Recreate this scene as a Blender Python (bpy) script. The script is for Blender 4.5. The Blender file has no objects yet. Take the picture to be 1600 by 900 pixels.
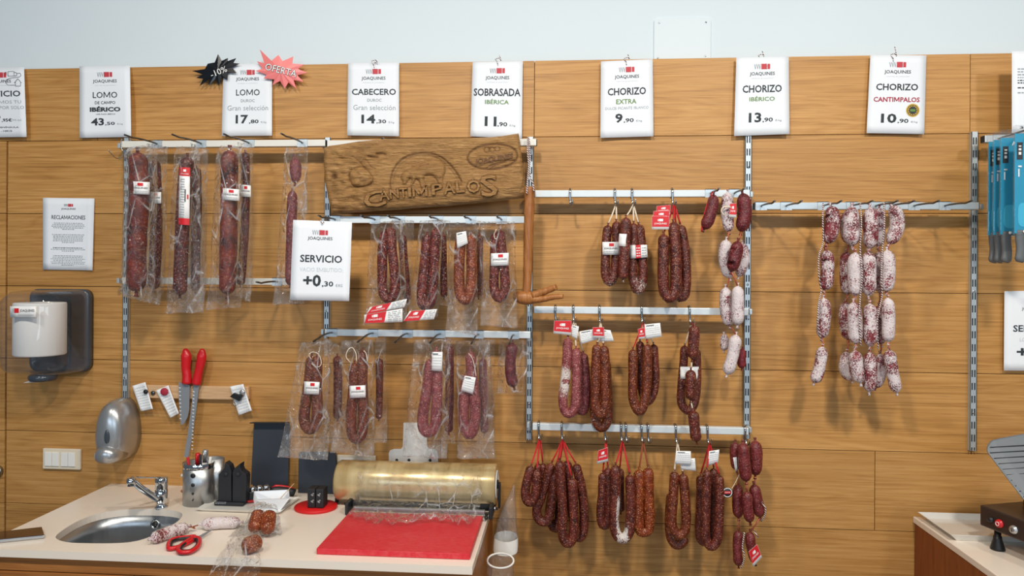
import bpy, bmesh, math, random
import numpy as np
from mathutils import Vector, Matrix, noise

random.seed(7)
sc = bpy.context.scene
COL = sc.collection

# ---------------------------------------------------------------- camera
F_PX, D, YAW, ROLL, ZCAM, PY = 1120.0, 2.1, math.radians(4.3), 0.006, 1.558, 424.0
_F = Vector((-math.sin(YAW), math.cos(YAW), 0))
_R0 = Vector((math.cos(YAW), math.sin(YAW), 0)); _U0 = Vector((0, 0, 1))
_R = _R0 * math.cos(ROLL) + _U0 * math.sin(ROLL)
_U = _U0 * math.cos(ROLL) - _R0 * math.sin(ROLL)
CAM = Vector((0, -D, ZCAM))
cd = bpy.data.cameras.new('camera'); cam = bpy.data.objects.new('camera', cd); COL.objects.link(cam)
cd.sensor_width = 36; cd.lens = F_PX / 1600 * 36; cd.shift_y = (PY - 450) / 1600; cd.clip_start = .02
M = Matrix((_R, _U, -_F)).transposed().to_4x4(); M.translation = CAM
cam.matrix_world = M
sc.camera = cam

# ---------------------------------------------------------------- light, exposure
sc.view_settings.view_transform = 'Standard'; sc.view_settings.look = 'None'
sc.view_settings.gamma = 1; sc.view_settings.use_curve_mapping = False
sc.view_settings.exposure = -0.36
sc.cycles.transparent_max_bounces = 48
sc.cycles.max_bounces = 7; sc.cycles.caustics_reflective = False; sc.cycles.caustics_refractive = False
wd = bpy.data.worlds.new('world'); sc.world = wd; wd.use_nodes = True
wd.node_tree.nodes['Background'].inputs[0].default_value = (.62, .72, .82, 1)
wd.node_tree.nodes['Background'].inputs[1].default_value = .20

def area_light(name, loc, target, sx, sy, power, col):
    l = bpy.data.lights.new(name, 'AREA'); l.shape = 'RECTANGLE'; l.size = sx; l.size_y = sy
    l.energy = power; l.color = col
    o = bpy.data.objects.new(name, l); COL.objects.link(o)
    o.location = loc
    o.rotation_euler = (Vector(target) - Vector(loc)).to_track_quat('-Z', 'Y').to_euler()
    return o
def down_light(name, x, y, z, power, col, r=.09):
    l = bpy.data.lights.new(name, 'AREA'); l.shape = 'DISK'; l.size = 2 * r
    l.energy = power; l.color = col
    o = bpy.data.objects.new(name, l); COL.objects.link(o); o.location = (x, y, z)
    o.rotation_euler = (math.radians(20), 0, 0)
    return o
area_light('shop_window_light', (-1.7, -5.4, 2.0), (-.3, 0, 1.4), 2.5, 1.25, 48, (.66, .83, 1.0))
area_light('shop_window_light', (1.5, -5.4, 2.0), (.5, 0, 1.4), 2.5, 1.25, 48, (.66, .83, 1.0))
down_light('ceiling_spot', -1.45, -1.75, 2.85, 17, (1, .92, .80))
down_light('ceiling_spot', -0.35, -1.75, 2.85, 34, (1, .92, .80))
down_light('ceiling_spot', 0.85, -1.75, 2.85, 34, (1, .92, .80))
down_light('ceiling_spot', 1.95, -1.75, 2.85, 18, (1, .92, .80))

# ---------------------------------------------------------------- pixel helpers
def ray(px, py):
    return _F + _R * ((px - 800) / F_PX) + _U * ((PY - py) / F_PX)
def W(px, py, d=0.0):
    """point seen at a pixel, on the plane d metres in front of the wall"""
    r = ray(px, py); return CAM + r * ((D - d) / r.y)
def T(px, py, z=0.9):
    """point seen at a pixel, on a horizontal plane"""
    r = ray(px, py); return CAM + r * ((z - ZCAM) / r.z)
def X(px, py, x):
    r = ray(px, py); return CAM + r * ((x - CAM.x) / r.x)
def S(d=0.0, px=800):
    """metres per pixel"""
    return (D - d) / ray(px, PY).y / F_PX
def lerp(a, b, t): return a + (b - a) * t

# ---------------------------------------------------------------- mesh builder
class MB:
    def __init__(s): s.v = []; s.f = []; s.mi = []; s.sm = []; s.at = {}
    def add(s, vs, fs, mat=0, smooth=False):
        o = len(s.v); s.v += [tuple(p) for p in vs]
        for f in fs: s.f.append([i + o for i in f]); s.mi.append(mat); s.sm.append(smooth)
        return o
    def hexa(s, p, mat=0):
        s.add(p, [(0,3,2,1),(4,5,6,7),(0,1,5,4),(1,2,6,5),(2,3,7,6),(3,0,4,7)], mat)
    def box(s, c, sz, mat=0, rot=None):
        x, y, z = sz[0]/2, sz[1]/2, sz[2]/2
        p = [Vector(q) for q in ((-x,-y,-z),(x,-y,-z),(x,y,-z),(-x,y,-z),(-x,-y,z),(x,-y,z),(x,y,z),(-x,y,z))]
        if rot is not None: p = [rot @ q for q in p]
        s.hexa([q + Vector(c) for q in p], mat)
    def span(s, x0, x1, y0, y1, z0, z1, mat=0):
        s.box(((x0+x1)/2, (y0+y1)/2, (z0+z1)/2), (abs(x1-x0), abs(y1-y0), abs(z1-z0)), mat)
    def tube(s, pts, r, n=8, mat=0, caps=True, smooth=True):
        pts = [Vector(p) for p in pts]; N = len(pts)
        rs = r if isinstance(r, (list, tuple)) else [r] * N
        tans = []
        for i in range(N):
            t = pts[min(i+1, N-1)] - pts[max(i-1, 0)]
            tans.append(t.normalized() if t.length > 1e-9 else Vector((0,0,1)))
        up = Vector((0, -1, 0)) if abs(tans[0].y) < .9 else Vector((0, 0, 1))
        a = (up - tans[0] * up.dot(tans[0])).normalized()
        vs = []
        for i in range(N):
            a = (a - tans[i] * a.dot(tans[i])).normalized(); b = tans[i].cross(a)
            for k in range(n):
                w = 2 * math.pi * k / n
                vs.append(pts[i] + (a * math.cos(w) + b * math.sin(w)) * rs[i])
        fs = [(i*n+k, i*n+(k+1) % n, (i+1)*n+(k+1) % n, (i+1)*n+k) for i in range(N-1) for k in range(n)]
        o = s.add(vs, fs, mat, smooth)
        if caps:
            s.f.append([o+k for k in range(n)][::-1]); s.mi.append(mat); s.sm.append(False)
            s.f.append([o+(N-1)*n+k for k in range(n)]); s.mi.append(mat); s.sm.append(False)
    def lathe(s, prof, c, axis=(0,0,1), n=32, mat=0, smooth=True, cap=True):
        """prof: (radius, height) pairs along axis from c"""
        ax = Vector(axis).normalized()
        a = ax.orthogonal().normalized(); b = ax.cross(a); c = Vector(c)
        vs = []
        for r, h in prof:
            for k in range(n):
                w = 2*math.pi*k/n
                vs.append(c + ax*h + (a*math.cos(w) + b*math.sin(w))*max(r, 1e-5))
        N = len(prof)
        fs = [(i*n+k, i*n+(k+1) % n, (i+1)*n+(k+1) % n, (i+1)*n+k) for i in range(N-1) for k in range(n)]
        o = s.add(vs, fs, mat, smooth)
        if cap:
            s.f.append([o+k for k in range(n)][::-1]); s.mi.append(mat); s.sm.append(False)
            s.f.append([o+(N-1)*n+k for k in range(n)]); s.mi.append(mat); s.sm.append(False)
    def prism(s, poly, d, mat=0):
        """closed polygon (3D points) extruded by vector d"""
        n = len(poly); d = Vector(d); poly = [Vector(p) for p in poly]
        vs = poly + [p + d for p in poly]
        fs = [list(range(n))[::-1], list(range(n, 2*n))] + [(i, (i+1) % n, n+(i+1) % n, n+i) for i in range(n)]
        s.add(vs, fs, mat)
    def grid(s, nu, nv, fn, mat=0, smooth=True, thick=None):
        """fn(u,v)->point ; thick: vector added for a closed back face"""
        vs = [Vector(fn(i/nu, j/nv)) for j in range(nv+1) for i in range(nu+1)]
        w = nu+1
        fs = [(j*w+i, j*w+i+1, (j+1)*w+i+1, (j+1)*w+i) for j in range(nv) for i in range(nu)]
        if thick is not None:
            n = len(vs); t = thick if callable(thick) else (lambda u, v: Vector(thick))
            vs += [vs[j*w+i] + Vector(t(i/nu, j/nv)) for j in range(nv+1) for i in range(nu+1)]
            fs += [tuple(q+n for q in f[::-1]) for f in fs]
            rim = [i for i in range(w)] + [j*w+nu for j in range(1, nv+1)] + [nv*w+i for i in range(nu-1, -1, -1)] + [j*w for j in range(nv-1, 0, -1)]
            m = len(rim)
            fs += [(rim[(k+1) % m], rim[k], rim[k]+n, rim[(k+1) % m]+n) for k in range(m)]
        return s.add(vs, fs, mat, smooth)

def _link(name, mb, mats, base, bevel=0, recalc=True):
    base = Vector(base)
    me = bpy.data.meshes.new(name)
    me.from_pydata([tuple(Vector(p) - base) for p in mb.v], [], mb.f)
    for m in (mats if isinstance(mats, (list, tuple)) else [mats]): me.materials.append(m)
    me.polygons.foreach_set('material_index', mb.mi)
    me.polygons.foreach_set('use_smooth', mb.sm)
    for k, vals in mb.at.items():
        vals = vals + [0.0]*(len(mb.v)-len(vals))
        a = me.attributes.new(k, 'FLOAT', 'POINT'); a.data.foreach_set('value', vals)
    if recalc:
        bm = bmesh.new(); bm.from_mesh(me); bmesh.ops.recalc_face_normals(bm, faces=bm.faces); bm.to_mesh(me); bm.free()
    me.update()
    o = bpy.data.objects.new(name, me); COL.objects.link(o)
    if bevel:
        b = o.modifiers.new('bevel', 'BEVEL'); b.width = bevel; b.segments = 2; b.limit_method = 'ANGLE'; b.angle_limit = math.radians(40)
    return o
ROOTS = {}
def tag(o, label, cat, group=None, kind=None):
    if label: o['label'] = label
    if cat: o['category'] = cat
    if group: o['group'] = group
    if kind: o['kind'] = kind
    return o
def thing(name, label, cat, base, group=None):
    o = bpy.data.objects.new(name, None); COL.objects.link(o)
    o.empty_display_size = .02; o.location = Vector(base); o['wbase'] = list(Vector(base))
    return tag(o, label, cat, group)
def part(parent, name, mb, mats, bevel=0, label=None, recalc=True):
    b = Vector(parent['wbase'])
    o = _link(name, mb, mats, b, bevel, recalc); o.parent = parent; o['wbase'] = list(b)
    if label: o['label'] = label
    return o
def solo(name, mb, mats, label, cat, group=None, bevel=0, base=None, kind=None):
    if base is None:
        vs = np.array(mb.v); base = ((vs[:,0].min()+vs[:,0].max())/2, (vs[:,1].min()+vs[:,1].max())/2, vs[:,2].min())
    o = _link(name, mb, mats, base, bevel); o.location = Vector(base); o['wbase'] = list(base)
    return tag(o, label, cat, group, kind)
def structure(name, mb, mats, bevel=0, label=None):
    o = _link(name, mb, mats, (0,0,0), bevel); o['wbase'] = [0,0,0]; o['kind'] = 'structure'
    if label: o['label'] = label
    return o

def smooth_path(pts, step):
    """Catmull-Rom through the points, resampled at an even step"""
    P = [Vector(p) for p in pts]
    if len(P) == 2: dense = [P[0].lerp(P[1], k/40) for k in range(41)]
    else:
        Q = [P[0]*2 - P[1]] + P + [P[-1]*2 - P[-2]]; dense = []
        for i in range(1, len(Q)-2):
            a, b, c, d = Q[i-1], Q[i], Q[i+1], Q[i+2]
            for k in range(20):
                t = k/20
                dense.append(.5*((2*b) + (c-a)*t + (2*a-5*b+4*c-d)*t*t + (3*b-a-3*c+d)*t**3))
        dense.append(P[-1])
    L = [0]
    for i in range(1, len(dense)): L.append(L[-1] + (dense[i]-dense[i-1]).length)
    n = max(2, int(L[-1]/step)); out = []; j = 0
    for k in range(n+1):
        s = L[-1]*k/n
        while j < len(L)-2 and L[j+1] < s: j += 1
        t = (s-L[j])/max(1e-9, L[j+1]-L[j]); out.append(dense[j].lerp(dense[j+1], min(1, max(0, t))))
    return out

def sausage(mb, pts, r, mat=0, bumpy=.07, taper=1.0, mould=0.0, n=14, nub=True, seed=0, mould_fn=None):
    """a filled casing along a path: rounded ends, slight lumps, tied nubs"""
    path = smooth_path(pts, r*.42); N = len(path)
    L = sum((path[i+1]-path[i]).length for i in range(N-1)); step = L/(N-1)
    cap = r*1.05*taper
    P2, R2 = [], []
    S_ = [k*step for k in range(N)]
    extra = [cap*q for q in (.02, .08, .2, .4, .65)]
    ss = sorted(set([round(x, 6) for x in S_ if cap < x < L-cap] + extra + [L-x for x in extra] + [cap, L-cap]))
    for s_ in ss:
        i = min(N-2, max(0, int(s_/step))); t = s_/step - i
        P2.append(path[i].lerp(path[i+1], t))
        e = min(s_, L-s_)
        k = 1.0 if e >= cap else math.sqrt(max(0, 1-((cap-e)/cap)**2))
        lump = 1 + bumpy*(noise.noise(Vector((s_*22+seed*7.3, seed*3.1, .5)))*.9)
        R2.append(max(r*.10, r*k*lump))
    if nub:
        t0 = (P2[0]-P2[1]).normalized(); t1 = (P2[-1]-P2[-2]).normalized()
        P2 = [P2[0]+t0*r*.55, P2[0]+t0*r*.3] + P2 + [P2[-1]+t1*r*.3, P2[-1]+t1*r*.55]
        R2 = [r*.28, r*.16] + R2 + [r*.16, r*.28]
    o = len(mb.v); mb.tube(P2, R2, n, mat)
    for i in range(o, len(mb.v)):
        p = Vector(mb.v[i]); ring = (i-o)//n; c = P2[ring]
        w = noise.noise(p*85 + Vector((seed, 0, 0)))*.5 + noise.noise(p*230)*.28
        mb.v[i] = tuple(c + (p-c)*(1 + bumpy*w))
    m = mb.at.setdefault('mould', [])
    while len(m) < o: m.append(0.0)
    for i in range(o, len(mb.v)):
        m.append(mould_fn(Vector(mb.v[i]), ((i-o)//n)/max(1, len(P2)-1)) if mould_fn else mould)
    return path

# ---------------------------------------------------------------- materials
def srgb(r, g, b):
    f = lambda c: (c/255)/12.92 if c/255 <= .04045 else ((c/255+.055)/1.055)**2.4
    return (f(r), f(g), f(b), 1)
class NT:
    def __init__(s, name):
        s.m = bpy.data.materials.new(name); s.m.use_nodes = True; s.t = s.m.node_tree
        s.bsdf = s.t.nodes['Principled BSDF']; s.out = s.t.nodes['Material Output']
    def n(s, typ, ins=None, **kw):
        d = s.t.nodes.new('ShaderNode'+typ)
        for k, v in kw.items(): setattr(d, k, v)
        for k, v in (ins or {}).items(): s.set(d.inputs[k], v)
        return d
    def set(s, sock, v):
        if isinstance(v, bpy.types.NodeSocket): s.t.links.new(v, sock)
        elif isinstance(v, bpy.types.Node): s.t.links.new(v.outputs[0], sock)
        else: sock.default_value = v
    def coords(s, scale=(1,1,1), kind='Object', add=None):
        c = s.n('TexCoord').outputs[kind]
        if add is not None: c = s.n('VectorMath', {0: c, 1: add}, operation='ADD').outputs[0]
        return s.n('Mapping', {'Vector': c, 'Scale': scale}).outputs[0]
    def noise(s, vec, scale, detail=3, rough=.55, dist=0):
        return s.n('TexNoise', {'Vector': vec, 'Scale': scale, 'Detail': detail, 'Roughness': rough, 'Distortion': dist}).outputs[0]
    def ramp(s, fac, stops, interp='LINEAR'):
        d = s.n('ValToRGB', {0: fac}); cr = d.color_ramp; cr.interpolation = interp
        while len(cr.elements) < len(stops): cr.elements.new(.5)
        for e, (p, c) in zip(cr.elements, stops):
            e.position = p; e.color = c if len(c) == 4 else (*c, 1)
        return d.outputs[0]
    def mix(s, fac, a, b, blend='MIX'):
        d = s.n('Mix', data_type='RGBA', blend_type=blend)
        s.set(d.inputs[0], fac); s.set(d.inputs[6], a); s.set(d.inputs[7], b)
        return d.outputs[2]
    def math(s, op, a, b=0.0, c=None, clamp=False):
        d = s.n('Math', operation=op, use_clamp=clamp); s.set(d.inputs[0], a); s.set(d.inputs[1], b)
        if c is not None: s.set(d.inputs[2], c)
        return d.outputs[0]
    def bump(s, h, strength=.3, dist=.001):
        return s.n('Bump', {'Height': h, 'Strength': strength, 'Distance': dist}).outputs[0]
    def p(s, **kw):
        names = {'base': 'Base Color', 'rough': 'Roughness', 'metal': 'Metallic', 'normal': 'Normal', 'spec': 'Specular IOR Level',
                 'coat': 'Coat Weight', 'coatr': 'Coat Roughness', 'aniso': 'Anisotropic', 'alpha': 'Alpha', 'trans': 'Transmission Weight',
                 'sss': 'Subsurface Weight', 'emit': 'Emission Color', 'estr': 'Emission Strength', 'sheen': 'Sheen Weight'}
        for k, v in kw.items(): s.set(s.bsdf.inputs[names[k]], v)
        return s.m
BW = ((0,0,0,1), (1,1,1,1))

def simple(name, rgb, rough=.5, metal=0, var=.06, scale=30, bump=0, spec=.5, coat=0):
    N = NT(name); c = srgb(*rgb); v = N.coords()
    f = N.noise(v, scale, 3)
    col = N.mix(f, tuple(x*(1-var) for x in c[:3])+(1,), tuple(min(1, x*(1+var)) for x in c[:3])+(1,))
    kw = dict(base=col, rough=N.math('MULTIPLY_ADD', f, .1, rough-.05), metal=metal, spec=spec, coat=coat)
    if bump: kw['normal'] = N.bump(N.noise(v, scale*6, 2), bump, .0005)
    return N.p(**kw)

def wood_mat(name, light, mid, dark, scale=1.0, axis='X', rough=.42, fine=1.0, island=True, bump=.12):
    N = NT(name)
    geo = N.n('NewGeometry')
    tc = N.n('TexCoord').outputs['Object']
    if island:
        rnd = N.n('VectorMath', {0: geo.outputs['Random Per Island'], 1: (17.3, 5.1, 9.7)}, operation='MULTIPLY').outputs[0]
        tc = N.n('VectorMath', {0: tc, 1: rnd}, operation='ADD').outputs[0]
    st = {'X': (.55, 4, 6), 'Z': (6, 4, .55), 'Y': (6, .55, 4)}[axis]
    a = N.n('Mapping', {'Vector': tc, 'Scale': tuple(q*scale for q in st)}).outputs[0]
    warp = N.noise(a, 1.1, 4, .55, .8)                       # cathedral figure
    rings = N.math('FRACT', N.math('MULTIPLY', warp, 13.0))
    tri = N.math('ABSOLUTE', N.math('SUBTRACT', rings, .5))
    st2 = {'X': (2.4, 30, 130), 'Z': (130, 30, 2.4), 'Y': (130, 2.4, 30)}[axis]
    b = N.n('Mapping', {'Vector': tc, 'Scale': tuple(q*scale for q in st2)}).outputs[0]
    fib = N.noise(b, 1.6*fine, 4, .65)
    big = N.noise(a, .5, 2)
    m = N.math('ADD', N.math('MULTIPLY', tri, .36), N.math('MULTIPLY', fib, .95))
    m = N.math('ADD', m, N.math('MULTIPLY_ADD', big, .5, -.27))
    col = N.ramp(m, [(.18, srgb(*dark)), (.46, srgb(*mid)), (.78, srgb(*light))])
    pores = N.ramp(N.noise(b, 3.3*fine, 2, .6), [(.57, (0,0,0)), (.70, (1,1,1))])
    col = N.mix(N.math('MULTIPLY', pores, .38), col, tuple(c*.62 for c in srgb(*dark)[:3])+(1,))
    if island:
        k = N.math('MULTIPLY_ADD', geo.outputs['Random Per Island'], .16, .92)
        col = N.mix(1.0, col, N.n('CombineColor', {0: k, 1: k, 2: k}).outputs[0], 'MULTIPLY')
    return N.p(base=col, rough=N.math('MULTIPLY_ADD', fib, .2, rough-.1), normal=N.bump(N.math('SUBTRACT', fib, pores), bump, .0006), spec=.4)

def meat_mat(name, base, dark, spot, spots=.35, rough=.34, white=(222, 214, 208), grain=1.0):
    """cured casing: mottled meat, paler fat specks, optional white bloom driven by the 'mould' attribute"""
    N = NT(name); v = N.coords()
    oi = N.n('ObjectInfo').outputs['Random']
    v = N.n('VectorMath', {0: v, 1: N.n('VectorMath', {0: oi, 1: (3.1, 7.7, 5.3)}, operation='MULTIPLY').outputs[0]}, operation='ADD').outputs[0]
    mot = N.noise(v, 55*grain, 4, .6)
    col = N.mix(N.ramp(mot, [(.32, (0,0,0)), (.68, (1,1,1))]), srgb(*dark), srgb(*base))
    vor = N.n('TexVoronoi', {'Vector': v, 'Scale': 230*grain, 'Randomness': 1.0})
    sp = N.math('MULTIPLY', N.ramp(vor.outputs['Distance'], [(.16, (1,1,1)), (.40, (0,0,0))]), N.ramp(N.noise(v, 140*grain, 2), [(.36, (0,0,0)), (.52, (1,1,1))]))
    col = N.mix(N.math('MULTIPLY', sp, min(1, spots*1.6)), col, srgb(*spot))
    at = N.n('Attribute', attribute_name='mould').outputs['Fac']
    nz = N.math('ADD', N.math('MULTIPLY', N.noise(v, 34, 2, .5), .62), N.math('MULTIPLY', N.noise(v, 300, 3, .75), .98))
    mk = N.ramp(N.math('ADD', nz, N.math('MULTIPLY_ADD', at, .95, -.77)), [(.49, (0,0,0)), (.58, (1,1,1))])
    mk = N.math('MULTIPLY', mk, .93)
    col = N.mix(mk, col, srgb(*white))
    wr = N.noise(v, 160, 4, .65)
    return N.p(base=col, rough=N.math('ADD', N.math('MULTIPLY', mk, .4), N.math('MULTIPLY_ADD', wr, .16, rough-.08)),
               normal=N.bump(N.math('ADD', wr, N.math('MULTIPLY', vor.outputs['Distance'], .35)), 1.0, .002), spec=.5)

def film_mat(name, milk=.05, gloss=1.0, scale=60, bump=.9, rough=.10, tint=(1,1,1), crease_glint=0.0, dist=.006):
    """clear plastic: light passes straight through, the creases carry reflections and painted white glints"""
    N = NT(name); v = N.coords()
    w = N.noise(v, scale, 3, .6, 1.2)
    r2 = N.n('TexVoronoi', {'Vector': N.n('Mapping', {'Vector': v, 'Scale': (1.6, 1, .8)}).outputs[0], 'Scale': scale*.55}, feature='DISTANCE_TO_EDGE').outputs['Distance']
    w = N.math('MULTIPLY', N.math('ABSOLUTE', N.math('SUBTRACT', w, .5)), 2.2)
    h = N.math('ADD', w, N.math('MULTIPLY', N.ramp(r2, [(0, (1,1,1)), (.22, (0,0,0))]), .35))
    nm = N.bump(h, bump, dist)
    tr = N.n('BsdfTransparent', {'Color': (*tint, 1)})
    gl = N.n('BsdfGlossy', {'Color': (1,1,1,1), 'Roughness': rough, 'Normal': nm})
    df = N.n('BsdfTranslucent', {'Color': (.9,.92,.95,1)})
    d2 = N.n('BsdfDiffuse', {'Color': (.9,.92,.95,1), 'Normal': nm})
    dm = N.n('MixShader', {0: .6, 1: df.outputs[0], 2: d2.outputs[0]})
    glint_mask = N.math('MULTIPLY', N.ramp(r2, [(0, (1,1,1)), (.05, (0,0,0))]), N.ramp(N.noise(v, scale*.4, 2), [(.45, (0,0,0)), (.65, (1,1,1))]))  # thin white lines along the folds, highlights painted into the film
    mk = N.math('MULTIPLY_ADD', glint_mask, crease_glint, milk)
    mk = N.math('ADD', mk, N.n('Attribute', attribute_name='mould').outputs['Fac'], clamp=True)
    base = N.n('MixShader', {0: mk, 1: tr.outputs[0], 2: dm.outputs[0]})
    fr = N.n('LayerWeight', {'Blend': .5, 'Normal': nm}).outputs['Facing']
    fac = N.math('MULTIPLY', N.math('MULTIPLY_ADD', N.math('POWER', fr, 4.0), .85, .045), gloss, clamp=True)
    out = N.n('MixShader', {0: fac, 1: base.outputs[0], 2: gl.outputs[0]})
    N.t.links.new(out.outputs[0], N.out.inputs[0])
    return N.m

def brushed(name, rgb, rough=.3, stretch=(2, 2, 200), metal=1.0):
    N = NT(name); v = N.coords(stretch)
    f = N.noise(v, 3, 3)
    c = srgb(*rgb)
    return N.p(base=N.mix(f, tuple(x*.9 for x in c[:3])+(1,), c), metal=metal, rough=N.math('MULTIPLY_ADD', f, .16, rough-.08), normal=N.bump(f, .03, .0001))

def stripe_mat(name, ca, cb, scale=260, ang=(0, 45, 0)):
    """bakers' twine: two colours spiralling round the cord"""
    N = NT(name); c = N.n('TexCoord').outputs['Object']
    m = N.n('Mapping', {'Vector': c, 'Rotation': tuple(math.radians(a) for a in ang)}).outputs[0]
    w = N.n('TexWave', {'Vector': m, 'Scale': scale/6.28, 'Distortion': .4}, bands_direction='X').outputs[1]
    return N.p(base=N.ramp(w, [(.36, srgb(*ca)), (.46, srgb(*cb))]), rough=.8)

m_wall = wood_mat('oak_panel', (202, 153, 91), (181, 131, 70), (141, 97, 47), rough=.46)
m_cab = wood_mat('cabinet_wood', (176, 116, 60), (152, 95, 46), (116, 68, 30), rough=.42)
m_cab_dark = wood_mat('counter_wood', (150, 82, 42), (132, 68, 33), (104, 50, 24), rough=.4, axis='Z')
m_stick = wood_mat('rustic_wood', (192, 132, 76), (150, 92, 46), (84, 46, 22), scale=5, axis='Z', island=False, rough=.38)
m_strip = wood_mat('pale_strip_wood', (222, 186, 146), (206, 167, 126), (176, 134, 94), scale=2, island=False)
m_plaster = simple('white_plaster', (216, 228, 235), .85, var=.015, scale=6)
m_plate = simple('painted_cover', (217, 228, 235), .6, var=.01)
m_seam = simple('dark_gap', (50, 32, 18), .9)
m_paper = simple('white_paper', (236, 241, 248), .75, var=.015, scale=12)
m_receipt = simple('thermal_paper', (235, 236, 238), .6, var=.02, scale=60)
m_ink = simple('grey_black_ink', (46, 54, 60), .7)
m_inkg = simple('pale_grey_ink', (150, 158, 164), .7)
m_inkl = simple('light_grey_ink', (202, 207, 212), .7)
m_green = simple('green_ink', (104, 140, 70), .7)
m_maroon = simple('crimson_ink', (168, 38, 62), .7)
m_redl = simple('logo_red', (196, 62, 72), .6)
m_red = simple('label_red', (208, 30, 38), .45)
m_wht = simple('label_white', (240, 240, 240), .5, var=.02)
m_gold = simple('seal_gold', (206, 168, 60), .6)
m_steel = simple('zinc_steel', (196, 206, 212), .38, .55, var=.05)
m_bar = simple('painted_rail', (218, 226, 230), .38, .15, var=.03)
m_white_bar = simple('ivory_rail', (226, 224, 216), .4, .05, var=.03)
m_slot = simple('slot_shadow', (38, 42, 46), .8)
m_hook = simple('hook_steel', (176, 180, 182), .22, 1.0, var=.08)
m_prong = simple('dark_wire', (92, 92, 90), .3, .9, var=.1)
m_stone = simple('beige_worktop', (236, 225, 212), .26, var=.012, scale=5)
m_chrome = simple('chrome', (214, 218, 222), .06, 1.0, var=.02)
m_basin = brushed('sink_steel', (186, 190, 194), .34, (60, 60, 4))
m_holder = brushed('holder_steel', (196, 198, 200), .40, (3, 3, 160))
m_black = simple('matt_black', (30, 32, 37), .5, var=.1)
m_board = simple('anthracite_board', (44, 50, 60), .55, var=.08, scale=20)
m_rubber = simple('black_rubber', (22, 22, 24), .45)
m_whitep = simple('white_plastic', (238, 237, 233), .35, var=.02)
m_cream = simple('cream_plastic', (226, 214, 192), .4, var=.02)
m_crock = simple('white_crockery', (226, 224, 218), .16, var=.02, coat=.4)
m_redp = simple('red_plastic', (202, 26, 34), .3, var=.05)
m_redb = None
m_sponge = simple('red_disc', (206, 20, 24), .5, var=.06)
m_silver = simple('silver_plastic', (186, 188, 190), .3, .75, var=.03)
m_gel = simple('smoked_grey', (70, 78, 88), .2, .1)
m_roll = simple('tissue_paper', (236, 236, 234), .9, var=.03, scale=80, bump=.3)
m_tw_w = simple('white_string', (228, 214, 194), .8, var=.1, scale=300)
m_tw_r = simple('red_string', (190, 28, 34), .7, var=.15, scale=300)
m_tw_o = stripe_mat('orange_twine', (178, 92, 48), (96, 40, 28), 700)
m_twine = stripe_mat('red_white_twine', (230, 224, 220), (84, 20, 30), 430)
m_knot = simple('orange_knot', (176, 96, 66), .7)
m_blue = simple('blue_card', (24, 146, 186), .4, var=.05)
m_lblue = simple('pale_blue_card', (60, 180, 218), .4, var=.04)
m_grip = simple('grey_knife_grip', (94, 98, 102), .5, var=.06)
m_slicer = simple('dark_anodised', (74, 62, 58), .38, .55, var=.06)
m_alu = simple('grey_aluminium', (108, 114, 120), .45, .15, var=.05)
m_pink = simple('neon_red_card', (224, 116, 116), .35, .1, var=.04)
m_blk_card = simple('glossy_black_card', (20, 24, 30), .18, .1, var=.05)
m_glassy = simple('phone_glass', (58, 34, 26), .1, 0, var=.05, coat=.6)
m_kb = brushed('knife_blade', (150, 155, 162), .42, (4, 4, 120), .35)
m_floor = simple('grey_floor_tile', (150, 142, 134), .5, var=.08, scale=3)

m_ch_dark = meat_mat('dark_chorizo', (110, 44, 34), (58, 20, 17), (190, 122, 90), .6)
m_ch_red = meat_mat('red_chorizo', (112, 29, 18), (56, 11, 8), (206, 120, 88), .6, .15)
m_ch_orange = meat_mat('orange_chorizo', (142, 62, 27), (94, 34, 15), (214, 150, 96), .55, .2)
m_ch_brown = meat_mat('brown_chorizo', (120, 53, 30), (72, 27, 16), (200, 132, 90), .55, .3)
m_ch_pink = meat_mat('pink_salchichon', (152, 78, 80), (108, 44, 48), (206, 158, 146), .6, .3)
m_ch_rose = meat_mat('rosy_salchichon', (134, 62, 66), (90, 34, 40), (190, 136, 126), .55, .34)
m_lomo = meat_mat('cured_loin', (128, 40, 17), (50, 11, 7), (186, 104, 60), .25, .13, grain=.45)
m_lomo_d = meat_mat('dark_cured_loin', (96, 36, 27), (50, 15, 12), (170, 118, 98), .5, .14, grain=.8)
m_link = meat_mat('crimson_link', (116, 30, 38), (72, 14, 22), (170, 110, 104), .35, .4, white=(224, 214, 214))
m_link_r = meat_mat('red_link', (126, 46, 48), (84, 22, 26), (176, 108, 96), .5, .34)
m_fuet = meat_mat('bright_crimson_link', (132, 30, 42), (84, 14, 26), (170, 100, 100), .3, .5, white=(222, 212, 214))

m_film = film_mat('clear_film', .004, 1.0, 24, 1.0, .05, crease_glint=.8, dist=.016)
m_film2 = film_mat('milky_film', .10, 1.1, 60, .9, .14)
m_cling = film_mat('cling_film', .03, 1.2, 34, 1.0, .05, crease_glint=.7, dist=.010)
m_cover = film_mat('smoked_cover', .03, 1.0, 6, .05, .04, (.92, .92, .93))
m_blister = film_mat('blister_plastic', .03, 1.0, 10, .1, .05)

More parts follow.
